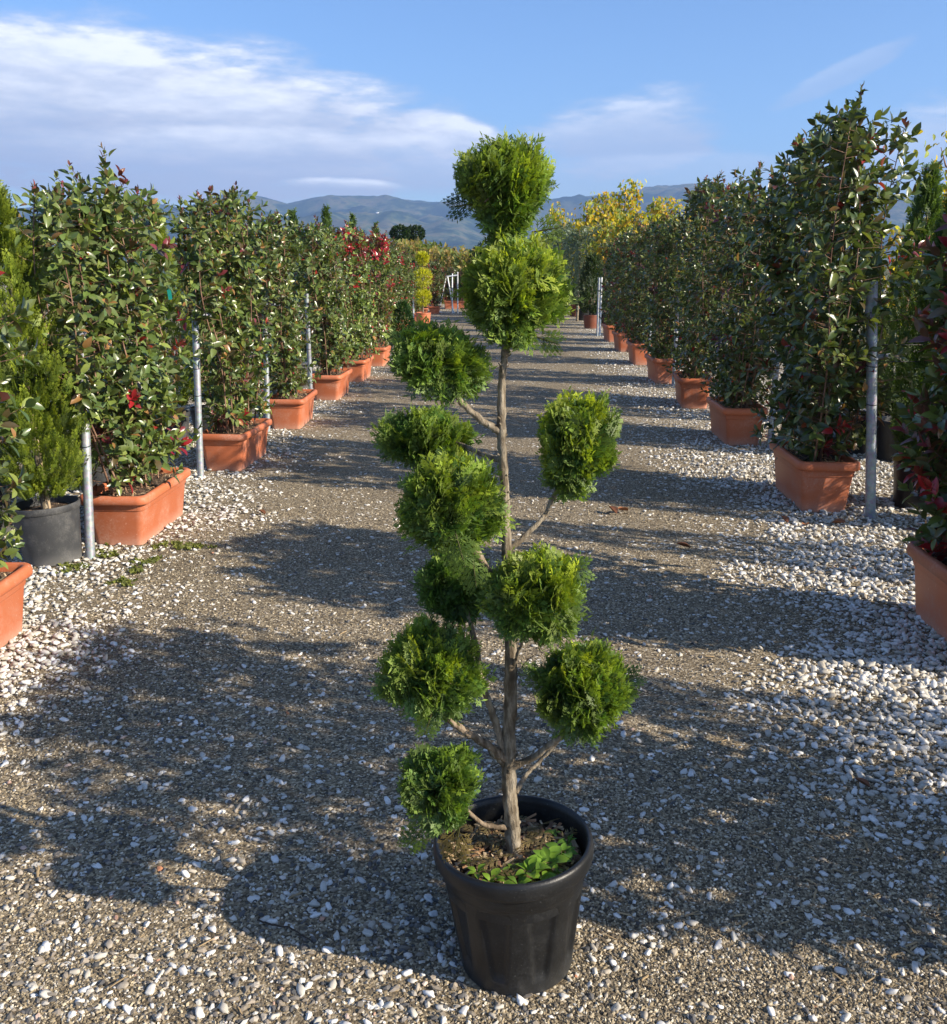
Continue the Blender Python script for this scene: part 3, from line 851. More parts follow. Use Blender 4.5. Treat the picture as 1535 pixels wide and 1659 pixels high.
def conifer_foliage(r_, H, R, z0, n, size, tmpl, base, tipc, shape=.8, wob=.25):
    """conical / columnar crown built from upswept sprays in clumps"""
    t = r_.rand(n) ** 1.25
    z = z0 + (H - z0) * t
    prof = np.where(t < .12, .55 + .45 * t / .12, (1 - ((t - .12) / .88) ** 1.4) ** shape)
    th = r_.rand(n) * 6.28
    lump = 1 + wob * np.array([mnoise.noise(Vector((math.cos(a_) * 2.2, math.sin(a_) * 2.2, zz_ * 4.5 + n * .01))) for a_, zz_ in zip(th, z)])
    rr = R * prof * lump * (.45 + .55 * np.sqrt(r_.rand(n))) + .008
    pos = np.stack([rr * np.cos(th), rr * np.sin(th), z], -1)
    out = np.stack([np.cos(th), np.sin(th), np.zeros(n)], -1)
    axs = out * (.55 + .3 * r_.rand(n, 1)) + np.array([0, 0, 1.0]) + r_.randn(n, 3) * .25
    tang = np.stack([-np.sin(th), np.cos(th), np.zeros(n)], -1)
    nrm = tang * (r_.randn(n, 1)) + out * .8 + r_.randn(n, 3) * .3
    acc = Acc()
    pos = pos - norm(axs) * size * .35
    spray_cloud(acc, tmpl, pos, axs, nrm, size * (.7 + .6 * r_.rand(n)), base, tipc, r_)
    return acc

def conifer(name, x, y, H, R, seed, label, cat, group=None, potR=.17, potH=.28, n=1500, size=.07, tmpl=SP_MID, base=(.035, .075, .015), tipc=(.14, .19, .03), cane=False, z0=None, shape=.8, potmat=None, wob=.25, tilt=None):
    r_ = rs(seed)
    root = thing(name, (x, y, 0), label, cat, group, 0.0 if tilt else r_.rand() * 6.28, tilt)
    if potR:
        b, rm = pot_meshes(potR, potH); pb = link('pot', b, potmat or M_oldblack, root); link('pot_rim', rm, potmat or M_oldblack, pb)
        link('soil', soil_mesh('round', potR * .93, 0, potH - .04, seed), M_soil, root)
        OBST.append((x - potR * .8, x + potR * .8, y - potR * .8, y + potR * .8))
    z0 = (potH if potR else 0) + .06 if z0 is None else z0
    a = Acc(); a.tube([(0, 0, potH - .05 if potR else 0), (0.01, 0, H * .5), (0, 0, H * .93)], [.018, .012, .004], 6); a.obj('trunk', M_bark, root)
    if cane:
        a = Acc(); a.tube([(.05, -.05, potH - .05), (.03, -.03, H * .45), (0.02, -.01, H * .85)], [.008, .007, .006], 6); a.obj('cane', M_cane, root)
    conifer_foliage(r_, H, R, z0, n, size, tmpl, base, tipc, shape, wob).obj('foliage', M_conifer, root)
    return root

GC = 'conifers in black pots behind the left row'
YG = dict(base=(.065, .12, .018), tipc=(.32, .38, .035))
DG = dict(base=(.03, .07, .018), tipc=(.12, .19, .03))
# big staked cypress in the weathered pot, left edge
conifer('potted_conifer', -2.43, 4.66, 1.88, .21, 101, 'tall staked cypress in a weathered black pot at the left picture edge', 'conifer', GC,
        potR=.172, potH=.31, n=2900, size=.075, tmpl=SP_HI, cane=True, potmat=M_oldblack, z0=.36, wob=1.1, tilt=(0, -.05), **YG)
lc = [(-3.05, 5.1, 1.80, .30, 'YG', 'yellow green conifer behind the tall staked cypress, partly hidden by it', 2600),
      (-2.85, 6.25, 1.86, .24, 'YG', 'yellow green conifer in the gap behind the big photinia, its tip showing over it', 2600),
      (-3.0, 8.0, 1.98, .25, 'YG', 'pointed yellow green conifer between the first and second full photinias', 2400),
      (-2.75, 8.3, 1.5, .2, 'YG', 'short yellow green conifer low behind the second photinia', 1500),
      (-2.85, 9.9, 2.02, .22, 'DG', 'green conifer tip beyond the third photinia on the left', 1500),
      (-2.75, 11.9, 2.12, .20, 'DG', 'slim conifer tip left of the first red crown', 1300),
      (-2.68, 13.6, 2.26, .20, 'DG', 'tallest slim conifer tip just left of the red crowns', 1300),
      (-2.70, 15.9, 2.28, .20, 'DG', 'slim conifer tip between the two red crowns', 1200),
      (-2.70, 18.4, 2.25, .20, 'DG', 'slim green conifer tip right of the crimson tuft', 1200),
      (-3.6, 7.2, 1.75, .3, 'YG', 'yellow green conifer two rows back on the left', 1500),
      (-3.9, 9.6, 1.9, .3, 'YG', 'yellow green conifer three rows back on the left', 1300),
      (-3.7, 12.2, 1.9, .28, 'DG', 'green conifer far back on the left', 1200),
      (-3.5, 5.9, 1.62, .3, 'YG', 'low yellow green conifer deep behind the staked cypress', 1700)]
for q, (x, y, H, R, kd, lab, n) in enumerate(lc):
    conifer('potted_conifer', x, y, H, R, 120 + q, lab, 'conifer', GC, n=int(n), size=.075 if y < 9 else .085, tmpl=SP_MID if y < 9 else SP_LO, cane=(q in (1, 2)), **(YG if kd == 'YG' else DG))
# pots seen between the left planters
GCR = 'conifers in black pots behind the right row'
rc = [(2.60, 6.05, 1.9, .25, 'DG', 'green conifer in a black pot right behind the bare steel post', 2800),
      (3.05, 7.6, 2.2, .24, 'DG', 'pointed green conifer under the yellow tree at the right edge', 2600),
      (2.85, 5.45, 1.9, .30, 'DG', 'unseen conifer past the right edge, placed to shade the planter of the tallest photinia', 2000),  # out of view, set here to shade the tallest photinia's planter
      (2.85, 9.4, 1.85, .27, 'DG', 'green conifer behind the second right photinia', 1400),
      (2.75, 7.95, 1.8, .27, 'DG', 'dark conifer added for shade deep between the tallest photinia and the second', 1400),  # added behind the row to keep the second planter in shade
      (2.95, 4.4, 1.9, .28, 'DG', 'unseen conifer added for shade just outside the right edge behind the photinia with red leaves', 1300),  # out of view, added to throw shade on the right row
      (2.90, 3.3, 1.75, .28, 'DG', 'unseen conifer added for shade outside the right edge, nearer than the red leaved photinia', 1200),  # unseen, added as another shade caster for the right row
      (2.95, 2.25, 1.7, .28, 'DG', 'unseen conifer added for dappled shade outside the right edge, third of those out of the picture', 1200),  # unseen, added to dapple the gravel with its shadow
      (2.80, 12.0, 1.8, .25, 'YG', 'yellow green conifer behind the third right photinia', 1200)]
for q, (x, y, H, R, kd, lab, n) in enumerate(rc):
    conifer('potted_conifer', x, y, H, R, 150 + q, lab, 'conifer', GCR, n=int(n), size=.08, tmpl=SP_MID if y < 8 else SP_LO, potR=.2, potH=.32, potmat=M_black, **(YG if kd == 'YG' else DG))

# ------------------------------------------------------------------ steel posts with wires
def post(x, y, top, label, lean=(0, 0), stub=None, wires=True, R=.024, name='steel_post', mat=None):
    root = thing(name, (x, y, 0), label, 'post', 'steel posts of the plant supports')
    a = Acc(); a.tube([(0, 0, -.05), (lean[0] * .5, lean[1] * .5, top * .5), (lean[0], lean[1], top)], R, 16, cap=False)
    a.tube([(lean[0], lean[1], top), (lean[0] * .98, lean[1] * .98, top - .2)], R * .86, 16, cap=False)
    a.obj('tube', mat or M_steel, root)
    if stub:
        z, dx, dy = stub; f = z / top
        a = Acc(); p0 = np.array((lean[0] * f, lean[1] * f, z)); p1 = p0 + np.array((dx, dy, .0))
        a.tube([p0 + (0, R + .012, 0), p1 + (0, R + .012, 0)], .0135, 12, cap=False); a.tube([p0 + (0, R + .012, 0), p1 + (0, R + .012, 0)], .011, 12, cap=False)
        a.obj('crossbar', mat or M_steel, root)
        a = Acc(); t = np.linspace(0, 2 * PI, 13); a.tube(np.column_stack([p0[0] + (R + .004) * np.cos(t), p0[1] + (R + .006) * np.sin(t), np.full(13, z + .0)]), .005, 5, cap=False); a.obj('clamp', M_steel, root)
    if wires:
        for wz in (top * .88, top * .66, top * .5):
            t = np.linspace(0, 2 * PI, 13); f = wz / top
            a = Acc(); a.tube(np.column_stack([lean[0] * f + (R + .003) * np.cos(t), lean[1] * f + (R + .003) * np.sin(t), wz + .006 * np.sin(t)]), .0025, 4, cap=False); a.obj('tie_wire', M_wire, root)
    return root
post(-2.25, 4.69, 1.17, 'steel post between the weathered black pot and the nearest full planter on the left', (-.03, .24), stub=(1.13, -.22, 0.02))
post(-2.30, 6.64, 1.19, 'steel post left of the second full planter on the left', (-.02, .20), stub=(1.15, .10, .05))
post(-2.33, 8.66, 1.19, 'steel post left of the third full planter on the left', (0, .15), stub=(1.15, .12, .05))
post(-2.34, 10.62, 1.2, 'steel post left of the fourth full planter on the left')
post(-2.34, 12.46, 1.2, 'steel post in front of the first red crowned photinia')
post(-2.33, 14.40, 1.2, 'steel post in front of the photinia with the crimson tuft')
post(2.17, 5.72, 1.41, 'bare steel post standing clear beside the tallest photinia on the right', (-.14, .0), stub=(.97, .46, .45), R=.030)
post(2.13, 8.0, 1.4, 'steel post behind the tallest photinia, mostly hidden on the right')
post(2.15, 10.1, 1.35, 'steel post glimpsed beside the photinia with pink shoots')
post(2.0, 12.35, 1.35, 'steel post at the planter half lit by the sun')
post(2.0, 14.8, 1.35, 'steel post by the fifth planter of the right row')
for q, (x, y) in enumerate(((1.72, 21.2), (1.80, 21.5))):
    post(x, y, 1.25, ('left' if q == 0 else 'right') + ' one of the two slender dark posts near the end of the right row', wires=False, R=.022, mat=[M_steel, M_white][q])

# supporting wires stretched through the rows (drip line look)
def cable(pts, label):
    a = Acc(); a.tube(pts, .003, 5); o = a.obj('support_wire', M_wire); o['label'] = label; o['category'] = 'wire'; o['group'] = 'wires strung from the posts'
for z, s in ((.95, 'lower'), (1.05, 'upper')):
    cable([(2.06, 5.74, z), (2.6, 6.0, z - .02), (3.4, 6.3, z)], s + ' thin wire strung from the bare steel post to the right')
    cable([(-2.27, 4.72, z), (-2.8, 4.9, z - .02), (-3.6, 5.1, z)], s + ' thin wire strung from the leftmost steel post towards the conifers')

# turquoise tag in the nearest full photinia
a = Acc(); a.add([(-.012, 0, 0), (.012, 0, 0), (.014, .004, -.05), (-.008, .006, -.055)], [(0, 1, 2, 3)]); a.tube([(0, 0, 0), (0, .01, .03)], .001, 4)
o = a.obj('plant_tag', M_tag); o.location = (-1.935, 5.30, 1.37); o['label'] = 'small turquoise tag hanging among the leaves of the nearest full photinia'; o['category'] = 'tag'

# ------------------------------------------------------------------ the potted topiary cypress in the middle
PX, PY = .012, 1.81
topi = thing('potted_topiary_tree', (PX, PY, 0), 'pompon cypress with eleven clipped balls in the black pot in the middle', 'topiary tree', None, 0, (0.0, rad(-2.2)))
R0, H0 = .1725, .305
def flutes(th, z):
    if z < .03 or z > .222: return 0 * th
    t = (z - .03) / .192
    ph = (th / (2 * PI) * 9 + .15) % 1.0
    half = .16 + .14 * t                      # panels widen upwards
    d = np.abs(ph - .5)
    prof = 1 / (1 + np.exp((d - half) / .022))
    return -.0095 * prof * min(1, t * 8) * min(1, (1 - t) * 14)
prof = [(.118, 0.0), (.124, .004), (.125, .02)] + [(.1255 + .0285 * (z - .02) / .21, z) for z in np.linspace(.028, .226, 26)] + [(.155, .232), (.1585, .236), (.1595, .262), (.160, .266)]
pb = loft(lathe(prof, 264, flutes), close_end=False).mesh('pot_body'); shade_auto(pb, 40)
pot = link('pot', pb, M_black, topi)
rim = lathe([(.160, .2640), (.1680, .2640), (.1710, .2665), (.1730, .274), (.1738, .286), (.1725, .298), (.1690, .3045), (.1640, .3055), (.1600, .303), (.1575, .290), (.152, .24), (.150, .20)], 96)
link('pot_rim', loft(rim, False, False).mesh('pot_rim'), M_black, pot)
soil = link('soil', soil_mesh('round', .151, 0, .248, 3), M_soil, topi)
chips_part('round', .148, 0, .248, 420, 9, soil, M_tint)
# clipped dead fronds on the soil
r_ = rs(41); n = 60; t = r_.rand(n) * 6.28; q = np.sqrt(r_.rand(n)) * .12; ang = r_.rand(n) * 6.28
acc = Acc()
spray_cloud(acc, SP_MID, np.stack([q * np.cos(t), q * np.sin(t), .272 + .01 * r_.rand(n)], -1), np.stack([np.cos(ang), np.sin(ang), .15 + 0 * ang], -1), np.stack([r_.randn(n) * .3, r_.randn(n) * .3, np.ones(n)], -1),
            .035 + .025 * r_.rand(n), (.10, .09, .035), (.26, .18, .08), r_)
acc.obj('fallen_fronds', M_conifer, soil, kind='stuff')

# camera-ray helper used to read positions off the reference once; results are plain world coordinates
def at(px, py, Yw):
    d = Rr * ((px - 767.5) / 1537) + Uu * ((829.5 - py) / 1537) + Ff
    t = Yw / d.y; return Vector((d.x * t, Yw, 1.5 + d.z * t))
inv = None
def loc(px, py, Yw):
    """point of the tree in the tree's own frame"""
    w = at(px, py, Yw); M = Matrix.Translation((PX, PY, 0)) @ Matrix.Rotation(rad(-2.2), 4, 'Y')
    return M.inverted() @ w
TY = 1.82
def curve(pts, n=24, wob=.0025, seed=0):
    """Catmull-Rom through points (with radius) -> polyline"""
    P = np.array([[*p[:3], p[3]] for p in pts]); P = np.vstack([2 * P[0] - P[1], P, 2 * P[-1] - P[-2]])
    out = []
    for i_ in range(1, len(P) - 2):
        for t in np.linspace(0, 1, n // (len(P) - 3) + 1, endpoint=i_ == len(P) - 3):
            a_, b_, c_, d_ = P[i_ - 1:i_ + 3]
            out.append(.5 * ((2 * b_) + (-a_ + c_) * t + (2 * a_ - 5 * b_ + 4 * c_ - d_) * t * t + (-a_ + 3 * b_ - 3 * c_ + d_) * t ** 3))
    out = np.array(out); rr = rs(seed)
    out[1:-1, :3] += rr.randn(len(out) - 2, 3) * wob * .5
    out[:, 3] *= 1 + rr.randn(len(out)) * .05
    return out
def PR(px, py, dy, r): v = loc(px, py, TY + dy); return (v.x, v.y, v.z, r)
trunk_pts = [PR(834, 1395, 0, .0205), PR(830, 1330, 0, .0185), PR(824, 1250, 0, .0180), PR(826, 1180, 0, .0165), PR(828, 1060, 0, .0145), PR(822, 900, 0, .0125), PR(816, 760, 0, .0100), PR(812, 690, 0, .0100), PR(815, 600, 0, .0085), PR(820, 565, 0, .0080), PR(828, 480, 0, .0075), PR(816, 385, 0, .0085), PR(818, 300, 0, .005)]
tr = curve(trunk_pts, 96, .0012, 1); tr[:, 3] *= .85
def bark_tube(path, seg, seed, name, parent, knob=.12, tint=(1, 1, 1), mat=None):
    a = Acc(); a.tube(path[:, :3], path[:, 3], seg, tint=tint)
    V = a.V[0]; k_ = len(path)
    c = np.repeat(path[:, :3], seg, 0); d = V - c
    f = np.array([1 + knob * mnoise.noise(Vector(v * 55 + seed)) + knob * .8 * mnoise.noise(Vector((v[0] * 140, v[1] * 140, v[2] * 30))) for v in V])
    a.V[0] = c + d * f[:, None]
    return a.obj(name, mat or M_bark, parent)
bark_tube(tr, 14, 3.0, 'trunk', topi, .22)
r_ = rs(88); a = Acc()
for q in range(26):                       # pruning stubs and knots on the trunk
    i_ = r_.randint(2, len(tr) - 20); p = tr[i_, :3]; rr_ = tr[i_, 3]; th = r_.rand() * 6.28
    d = np.array([math.cos(th), math.sin(th), .55]); d /= np.linalg.norm(d); L_ = .004 + .009 * r_.rand()
    a.tube([p + d * rr_ * .6, p + d * (rr_ + L_ * .5), p + d * (rr_ + L_)], [rr_ * .42, rr_ * .24, rr_ * .16], 6)
a.obj('pruning_stubs', M_bark, topi, kind='stuff')
branches = [
 [PR(812, 700, 0, .0085), PR(785, 684, -.01, .0072), PR(758, 662, -.02, .0065), PR(735, 635, -.03, .005), PR(712, 600, -.03, .003)],
 [PR(820, 895, 0, .0062), PR(850, 870, .03, .0055), PR(880, 838, .05, .005), PR(897, 805, .06, .0045), PR(925, 745, .06, .003)],
 [PR(826, 960, 0, .009), PR(800, 935, -.05, .007), PR(783, 910, -.08, .006), PR(766, 886, -.10, .0055), PR(745, 830, -.10, .003)],
 [PR(783, 908, -.08, .005), PR(770, 890, -.09, .0045), PR(745, 893, -.10, .004)],
 [PR(818, 1225, 0, .0085), PR(803, 1170, -.01, .0075), PR(783, 1110, -.02, .007), PR(768, 1030, -.02, .006), PR(745, 950, 0, .003)],
 [PR(822, 1232, 0, .0105), PR(790, 1208, -.03, .009), PR(755, 1185, -.06, .008), PR(720, 1160, -.08, .006), PR(695, 1120, -.08, .003)],
 [PR(818, 1238, 0, .008), PR(800, 1222, -.02, .006), PR(788, 1206, -.03, .005)],
 [PR(825, 1245, 0, .009), PR(860, 1230, .0, .0075), PR(892, 1206, -.02, .0065), PR(918, 1185, -.03, .006), PR(940, 1130, -.04, .003)],
 [PR(836, 1285, 0, .006), PR(852, 1256, .03, .005), PR(876, 1232, .05, .0045), PR(905, 1200, .05, .004)],
 [PR(826, 1340, 0, .0062), PR(800, 1340, -.03, .0055), PR(775, 1330, -.06, .005), PR(735, 1290, -.09, .003)],
 [PR(760, 1362, -.02, .0025), PR(776, 1338, -.02, .0022)],
 [PR(830, 1085, 0, .004), PR(845, 1045, -.04, .0035), PR(862, 1000, -.09, .003)],
 [PR(822, 566, 0, .0055), PR(812, 552, .01, .0055), PR(809, 520, .02, .0035)],
 [PR(812, 745, 0, .0065), PR(780, 735, .06, .005), PR(735, 715, .13, .004), PR(700, 705, .16, .003)],
 [PR(836, 1100, 0, .0016), PR(850, 1075, .02, .0014), PR(868, 1060, .03, .001)],
]
for q, b in enumerate(branches): bark_tube(curve(b, 20, .0015, 10 + q), 9, q * 1.3, 'branch', topi, .16, tint=(1.0, .92, .88) if q in (2, 5, 9) else (1, 1, 1))

# balls: centre px, centre py, depth offset, semi-axes in metres (x, y, z), tilt, spray count, yellowness
UP_ = np.array([0, 0, 1.])
def pompon(px, py, dy, rx, ry, rz, tilt, n, seed, yel=.5, grow=0.0, drop=0.0):
    r_ = rs(seed); c = np.array(loc(px, py, TY + dy)); rx, ry, rz = rx * .86, ry * .86, rz * .86
    # tufts: groups of sprays that share a direction, some pushed out of the outline and some sunk in
    nt = int(n * 1.5 / 7); td = norm(r_.randn(nt, 3)); tr_ = 1 - r_.rand(nt) ** 1.8 * .55 + .10 * r_.randn(nt)
    gapn = np.array([mnoise.noise(Vector(v * 3.4 + seed * 7.7)) for v in td]); keep_ = (gapn > -.22) | (tr_ < .7); td, tr_ = td[keep_], tr_[keep_]; nt = len(td)
    ty_ = .45 + .75 * r_.rand(nt); ta = r_.randn(nt, 3) * .42
    g = np.repeat(np.arange(nt), 7); N_ = len(g)
    d = norm(td[g] + r_.randn(N_, 3) * .13); rho = np.clip(tr_[g] - .10 * r_.rand(N_), .25, 1.12)
    lump = np.array([1 + .20 * mnoise.noise(Vector(v * 1.9 + seed)) + .12 * mnoise.noise(Vector(v * 5 + seed)) for v in d])
    taper = 1 - drop * np.clip(-d[:, 2] + .35, 0, 1) ** 1.0
    L_ = d * (rho * lump)[:, None] * np.array([rx, ry, rz]); L_[:, :2] *= taper[:, None]; L_[:, 2] *= 1 + .45 * (1 - taper)
    ct, st = math.cos(tilt), math.sin(tilt)
    Rt = np.array([[ct, 0, st], [0, 1, 0], [-st, 0, ct]])
    pos = c + L_ @ Rt.T
    out = norm((d / np.array([rx, ry, rz])) @ Rt.T)
    axs = out + np.array([0, 0, .30 + grow]) + ta[g] + r_.randn(N_, 3) * .25
    axs[:, 2] -= .25 * (out[:, 2] < -.2)
    nrm = np.cross(axs, UP_ + r_.randn(N_, 3) * .8) + r_.randn(N_, 3) * .25
    size = (.040 + .026 * r_.rand(N_)) * (1 + .35 * (r_.rand(N_) < .06))
    pos = pos - norm(axs) * size[:, None] * .55
    up = np.clip(out[:, 2] * .5 + .5, 0, 1)
    # young shoots are yellower, older shoots inside the ball are darker green or brown
    young = np.clip(yel * ty_[g] * (.4 + .8 * r_.rand(N_)) * (rho > .78) * (.35 + .75 * up ** 1.5), 0, 1)[:, None]
    old = ((rho < .62) * (.35 + .4 * r_.rand(N_)))[:, None]
    base = np.array([.022, .060, .016]) * (1 - young) + np.array([.13, .19, .020]) * young
    base = base * (1 - old) + np.array([.050, .045, .020]) * old
    tipc = np.array([.14, .28, .05]) * (1 - young) + np.array([.60, .66, .035]) * young
    tipc = tipc * (1 - old) + np.array([.08, .07, .025]) * old
    acc = Acc(); spray_cloud(acc, SP_HI, pos, axs, nrm, size, base, tipc, r_)
    brown = r_.rand(len(pos)) < .03
    o = acc.obj('foliage_ball', M_conifer, topi)
    a = Acc()                                   # twigs inside the ball
    for q in range(26):
        e = c + (norm(r_.randn(3)) * np.array([rx, ry, rz]) * .82) @ Rt.T; m_ = (c + e) / 2 + r_.randn(3) * .012
        a.tube([c - np.array([0, 0, rz * .4]), m_, e], [.0025, .0018, .001], 4, cap=False)
    a.obj('twigs', M_stem, o, kind='stuff')
    return o
balls = [
 (818, 309, 0, .100, .094, .084, 0, 1550, 21, .7, .25, .66),
 (838, 472, -.02, .098, .096, .089, -.1, 1700, 2, .95, .08, .15),
 (713, 585, -.03, .095, .085, .060, .38, 1250, 3, .6, 0),
 (935, 720, .06, .080, .082, .096, .30, 1350, 4, .85, .1, .35),
 (690, 712, .16, .098, .085, .058, .12, 1100, 5, .45, .1),
 (729, 815, -.10, .098, .095, .094, 0, 1600, 6, .65, 0),
 (735, 945, .03, .072, .075, .068, 0, 1000, 7, .1, .05),
 (868, 968, -.10, .092, .088, .082, -.35, 1450, 8, .7, .1),
 (696, 1092, -.08, .094, .09, .092, .25, 1500, 9, .6, 0),
 (942, 1117, -.04, .096, .092, .098, .1, 1600, 10, .65, 0),
 (712, 1278, -.09, .080, .078, .086, .25, 950, 11, .35, 0, .2),
]
for b in balls: pompon(*b)
# loose fronds that stick out of the clipped outline
def frond(px, py, dy, dx, dz, L_, seed, col=(.05, .10, .02), tipc=(.16, .24, .03)):
    r_ = rs(seed); c = np.array(loc(px, py, TY + dy)); a = Acc(); d = norm(np.array([dx, -.15, dz]))
    n = 7; pos = np.array([c + d * L_ * t for t in np.linspace(0, .7, n)]); s_ = np.array([1, -1] * 4)[:n]
    side = norm(np.cross(d, (0, -1, .1)))
    axs = d[None] + side[None] * s_[:, None] * .7
    nrm = np.tile(np.array([0, -1, .35]), (n, 1)) + r_.randn(n, 3) * .2
    spray_cloud(a, SP_HI, pos, axs, nrm, np.linspace(.85, .55, n) * L_, np.array(col), np.array(tipc), r_)
    a.tube([c, c + d * L_ * .5, c + d * L_ * .95], [.0016, .0012, .0006], 4, cap=False, tint=(.09, .09, .03))
    a.obj('frond', M_conifer, topi)
frond(862, 376, .02, 1, .12, .055, 1, tipc=(.26, .33, .03)); frond(766, 905, -.12, .1, -1, .06, 2); frond(783, 560, -.05, -.3, -1, .05, 3)
frond(738, 862, -.19, .25, -1, .07, 4); frond(868, 545, -.03, .7, -.25, .05, 5, tipc=(.2, .28, .03)); frond(998, 1104, -.02, 1, .35, .055, 6, (.03, .07, .02), (.07, .13, .03))
frond(745, 1340, -.10, -.2, -1, .07, 7, (.12, .10, .03), (.28, .20, .07)); frond(690, 1340, -.10, -.7, -.7, .06, 8); frond(905, 925, -.1, 1, .1, .06, 9, tipc=(.2, .3, .03))
frond(700, 1155, -.14, -.35, -1, .05, 10); frond(795, 395, .0, -.5, -.8, .05, 11, (.02, .05, .015), (.05, .09, .03)); frond(770, 330, -.02, -1, -.1, .05, 12, (.02, .05, .015), (.05, .09, .03))

# weeds in the pot
def weed(x, y, s_, nl, seed, col):
    r_ = rs(seed); a = Acc()
    root = None
    for q in range(nl):
        az_ = q * 2.399 + r_.rand() * .4; up_ = .55 + .8 * r_.rand()
        d = np.array([math.cos(az_), math.sin(az_), up_])
        V_, F_ = leaf_template(w=.50, fold=.08, arch=.30, n=6)
        V_ = V_.copy(); k_ = V_[:, 1] > .02; V_[k_, 1] = .35 + V_[k_, 1] * .65      # bare stalk, round blade
        V2, F2, T2 = scatter(V_, F_, np.array([[x, y, .272]]), d[None], np.array([[-d[0] * .5, -d[1] * .5, 1]]) + r_.randn(1, 3) * .2, np.array([s_ * (.7 + .5 * r_.rand())]), np.array([col]) * (.8 + .4 * r_.rand()))
        if root is None:
            root = link('weed', None, parent=topi)
        m_ = mesh_from('weed_leaf', V2, F2, T2); link('leaf', m_, M_tree, root)
for q, (x, y, s_, nl, col) in enumerate([(.035, -.085, .055, 7, (.22, .38, .04)), (.075, -.055, .06, 8, (.20, .36, .04)), (-.045, -.115, .042, 6, (.24, .40, .04)), (.105, -.02, .05, 6, (.14, .28, .035)), (-.075, -.085, .032, 5, (.22, .38, .04)),
                                         (.06, -.105, .04, 6, (.22, .38, .04)), (.01, -.12, .035, 6, (.15, .28, .035)), (.12, .02, .035, 5, (.12, .25, .03)),
    (-.02, -.095, .026, 6, (.16, .28, .04)), (-.10, -.05, .022, 5, (.14, .24, .04)), (.05, -.06, .03, 6, (.12, .25, .03)), (.09, .055, .026, 5, (.10, .2, .03)), (.0, -.07, .024, 5, (.2, .3, .04)), (-.06, -.13, .022, 5, (.2, .32, .05)), (.085, -.09, .028, 6, (.2, .34, .04))]):
    weed(x, y, s_ * .78, nl, 60 + q, np.array(col) * .8)

# ------------------------------------------------------------------ things lying on the gravel
def fallen_leaf(x, y, s_, rz, label, col=0):
    V_, F_ = leaf_template(w=.5, fold=.2, arch=-.12, n=6)
    o = link('fallen_leaf', mesh_from('fallen_leaf', V_, F_), M_dryleaf, category='leaf', label=label, group='dead leaves on the gravel')
    o.location = (x, y, .012); o.rotation_euler = (.1, .15, rz); o.scale = (s_,) * 3
fl = [(.62, 5.72, .10, .5, 'curled dead leaf on shaded gravel, left one of two touching leaves'),
      (.70, 5.80, .09, 2.2, 'curled dead leaf overlapping another left of the big right planter'),
      (.95, 5.0, .08, 1.4, 'orange brown leaf alone on the gravel below the tallest photinia'),
      (1.62, 5.55, .09, .3, 'dark brown leaf just below the near corner of the big right planter'),
      (1.72, 5.50, .08, 2.6, 'reddish leaf beside the foot of the big right planter'),
      (1.88, 5.56, .09, 4.0, 'dark leaf between the big right planter and the bare steel post'),
      (-1.55, 5.6, .07, 1.0, 'small reddish leaf on white gravel right of the nearest left planter'),
      (1.05, 2.55, .05, .9, 'small ochre leaf on the gravel at the lower right')]
for l in fl: fallen_leaf(*l)
a = Acc(); P = curve([(-.60, 1.90, .004, .0022), (-.56, 1.875, .012, .0022), (-.51, 1.865, .010, .002), (-.45, 1.825, .006, .0014)], 14, .002, 4); a.tube(P[:, :3], P[:, 3], 6)
o = a.obj('twig', M_twig); o['label'] = 'thin dark twig lying on sunlit grit left of the black pot'; o['category'] = 'twig'

# ------------------------------------------------------------------ middle distance: rest of the left side
GM = 'photinias past the close row on the left'
mid = []
base_mid = photinia(-2.55, 17.2, 'photinia with red lower leaves just past the close left row', GM, 51, 0, hi=False, chips=0, z1=1.85, nro=230, red=.16, bronze=.2, redtop=.6, L=1.0)
b2 = photinia(-2.75, 20.6, 'green photinia behind the yellow pompon plant', GM, 52, 0, hi=False, chips=0, z1=1.95, nro=260, red=.03, redtop=.5, L=1.1)
def mk(src, x, y, rz, sc_, label, group):
    o = copy_tree(src, label=label, group=group); o.location = (x, y, 0); o.rotation_euler = (0, 0, rz); o.scale = (1, 1, sc_); return o
mk(b2, -2.75, 22.9, .02, .92, 'green photinia directly behind the white stake of the yellow pompon plant', GM)
mk(b2, -2.8, 26.2, PI, .9, 'photinia right of the yellow pompon plant, further down the lane', GM)
mk(base_mid, -2.9, 29.0, .05, .95, 'reddish photinia near the far left end of the lane', GM)
mk(b2, -2.7, 31.0, .02, .85, 'last photinia of the left side before the cross row', GM)
# brown-red and dark green bushes beyond the last close planter
conifer('bronze_conifer', -2.50, 16.3, 1.75, .24, 201, 'rusty brown cypress just past the last close planter on the left', 'conifer', n=1500, size=.08, tmpl=SP_LO, base=(.13, .06, .02), tipc=(.26, .12, .035), potR=.2, potH=.3, wob=.4)
conifer('low_conifer', -2.12, 17.6, .85, .24, 202, 'low dark green bush in a grey pot beyond the last close planter', 'conifer', n=1300, size=.08, tmpl=SP_LO, base=(.02, .06, .018), tipc=(.06, .12, .03), potR=.2, potH=.26, z0=.22, shape=.5)

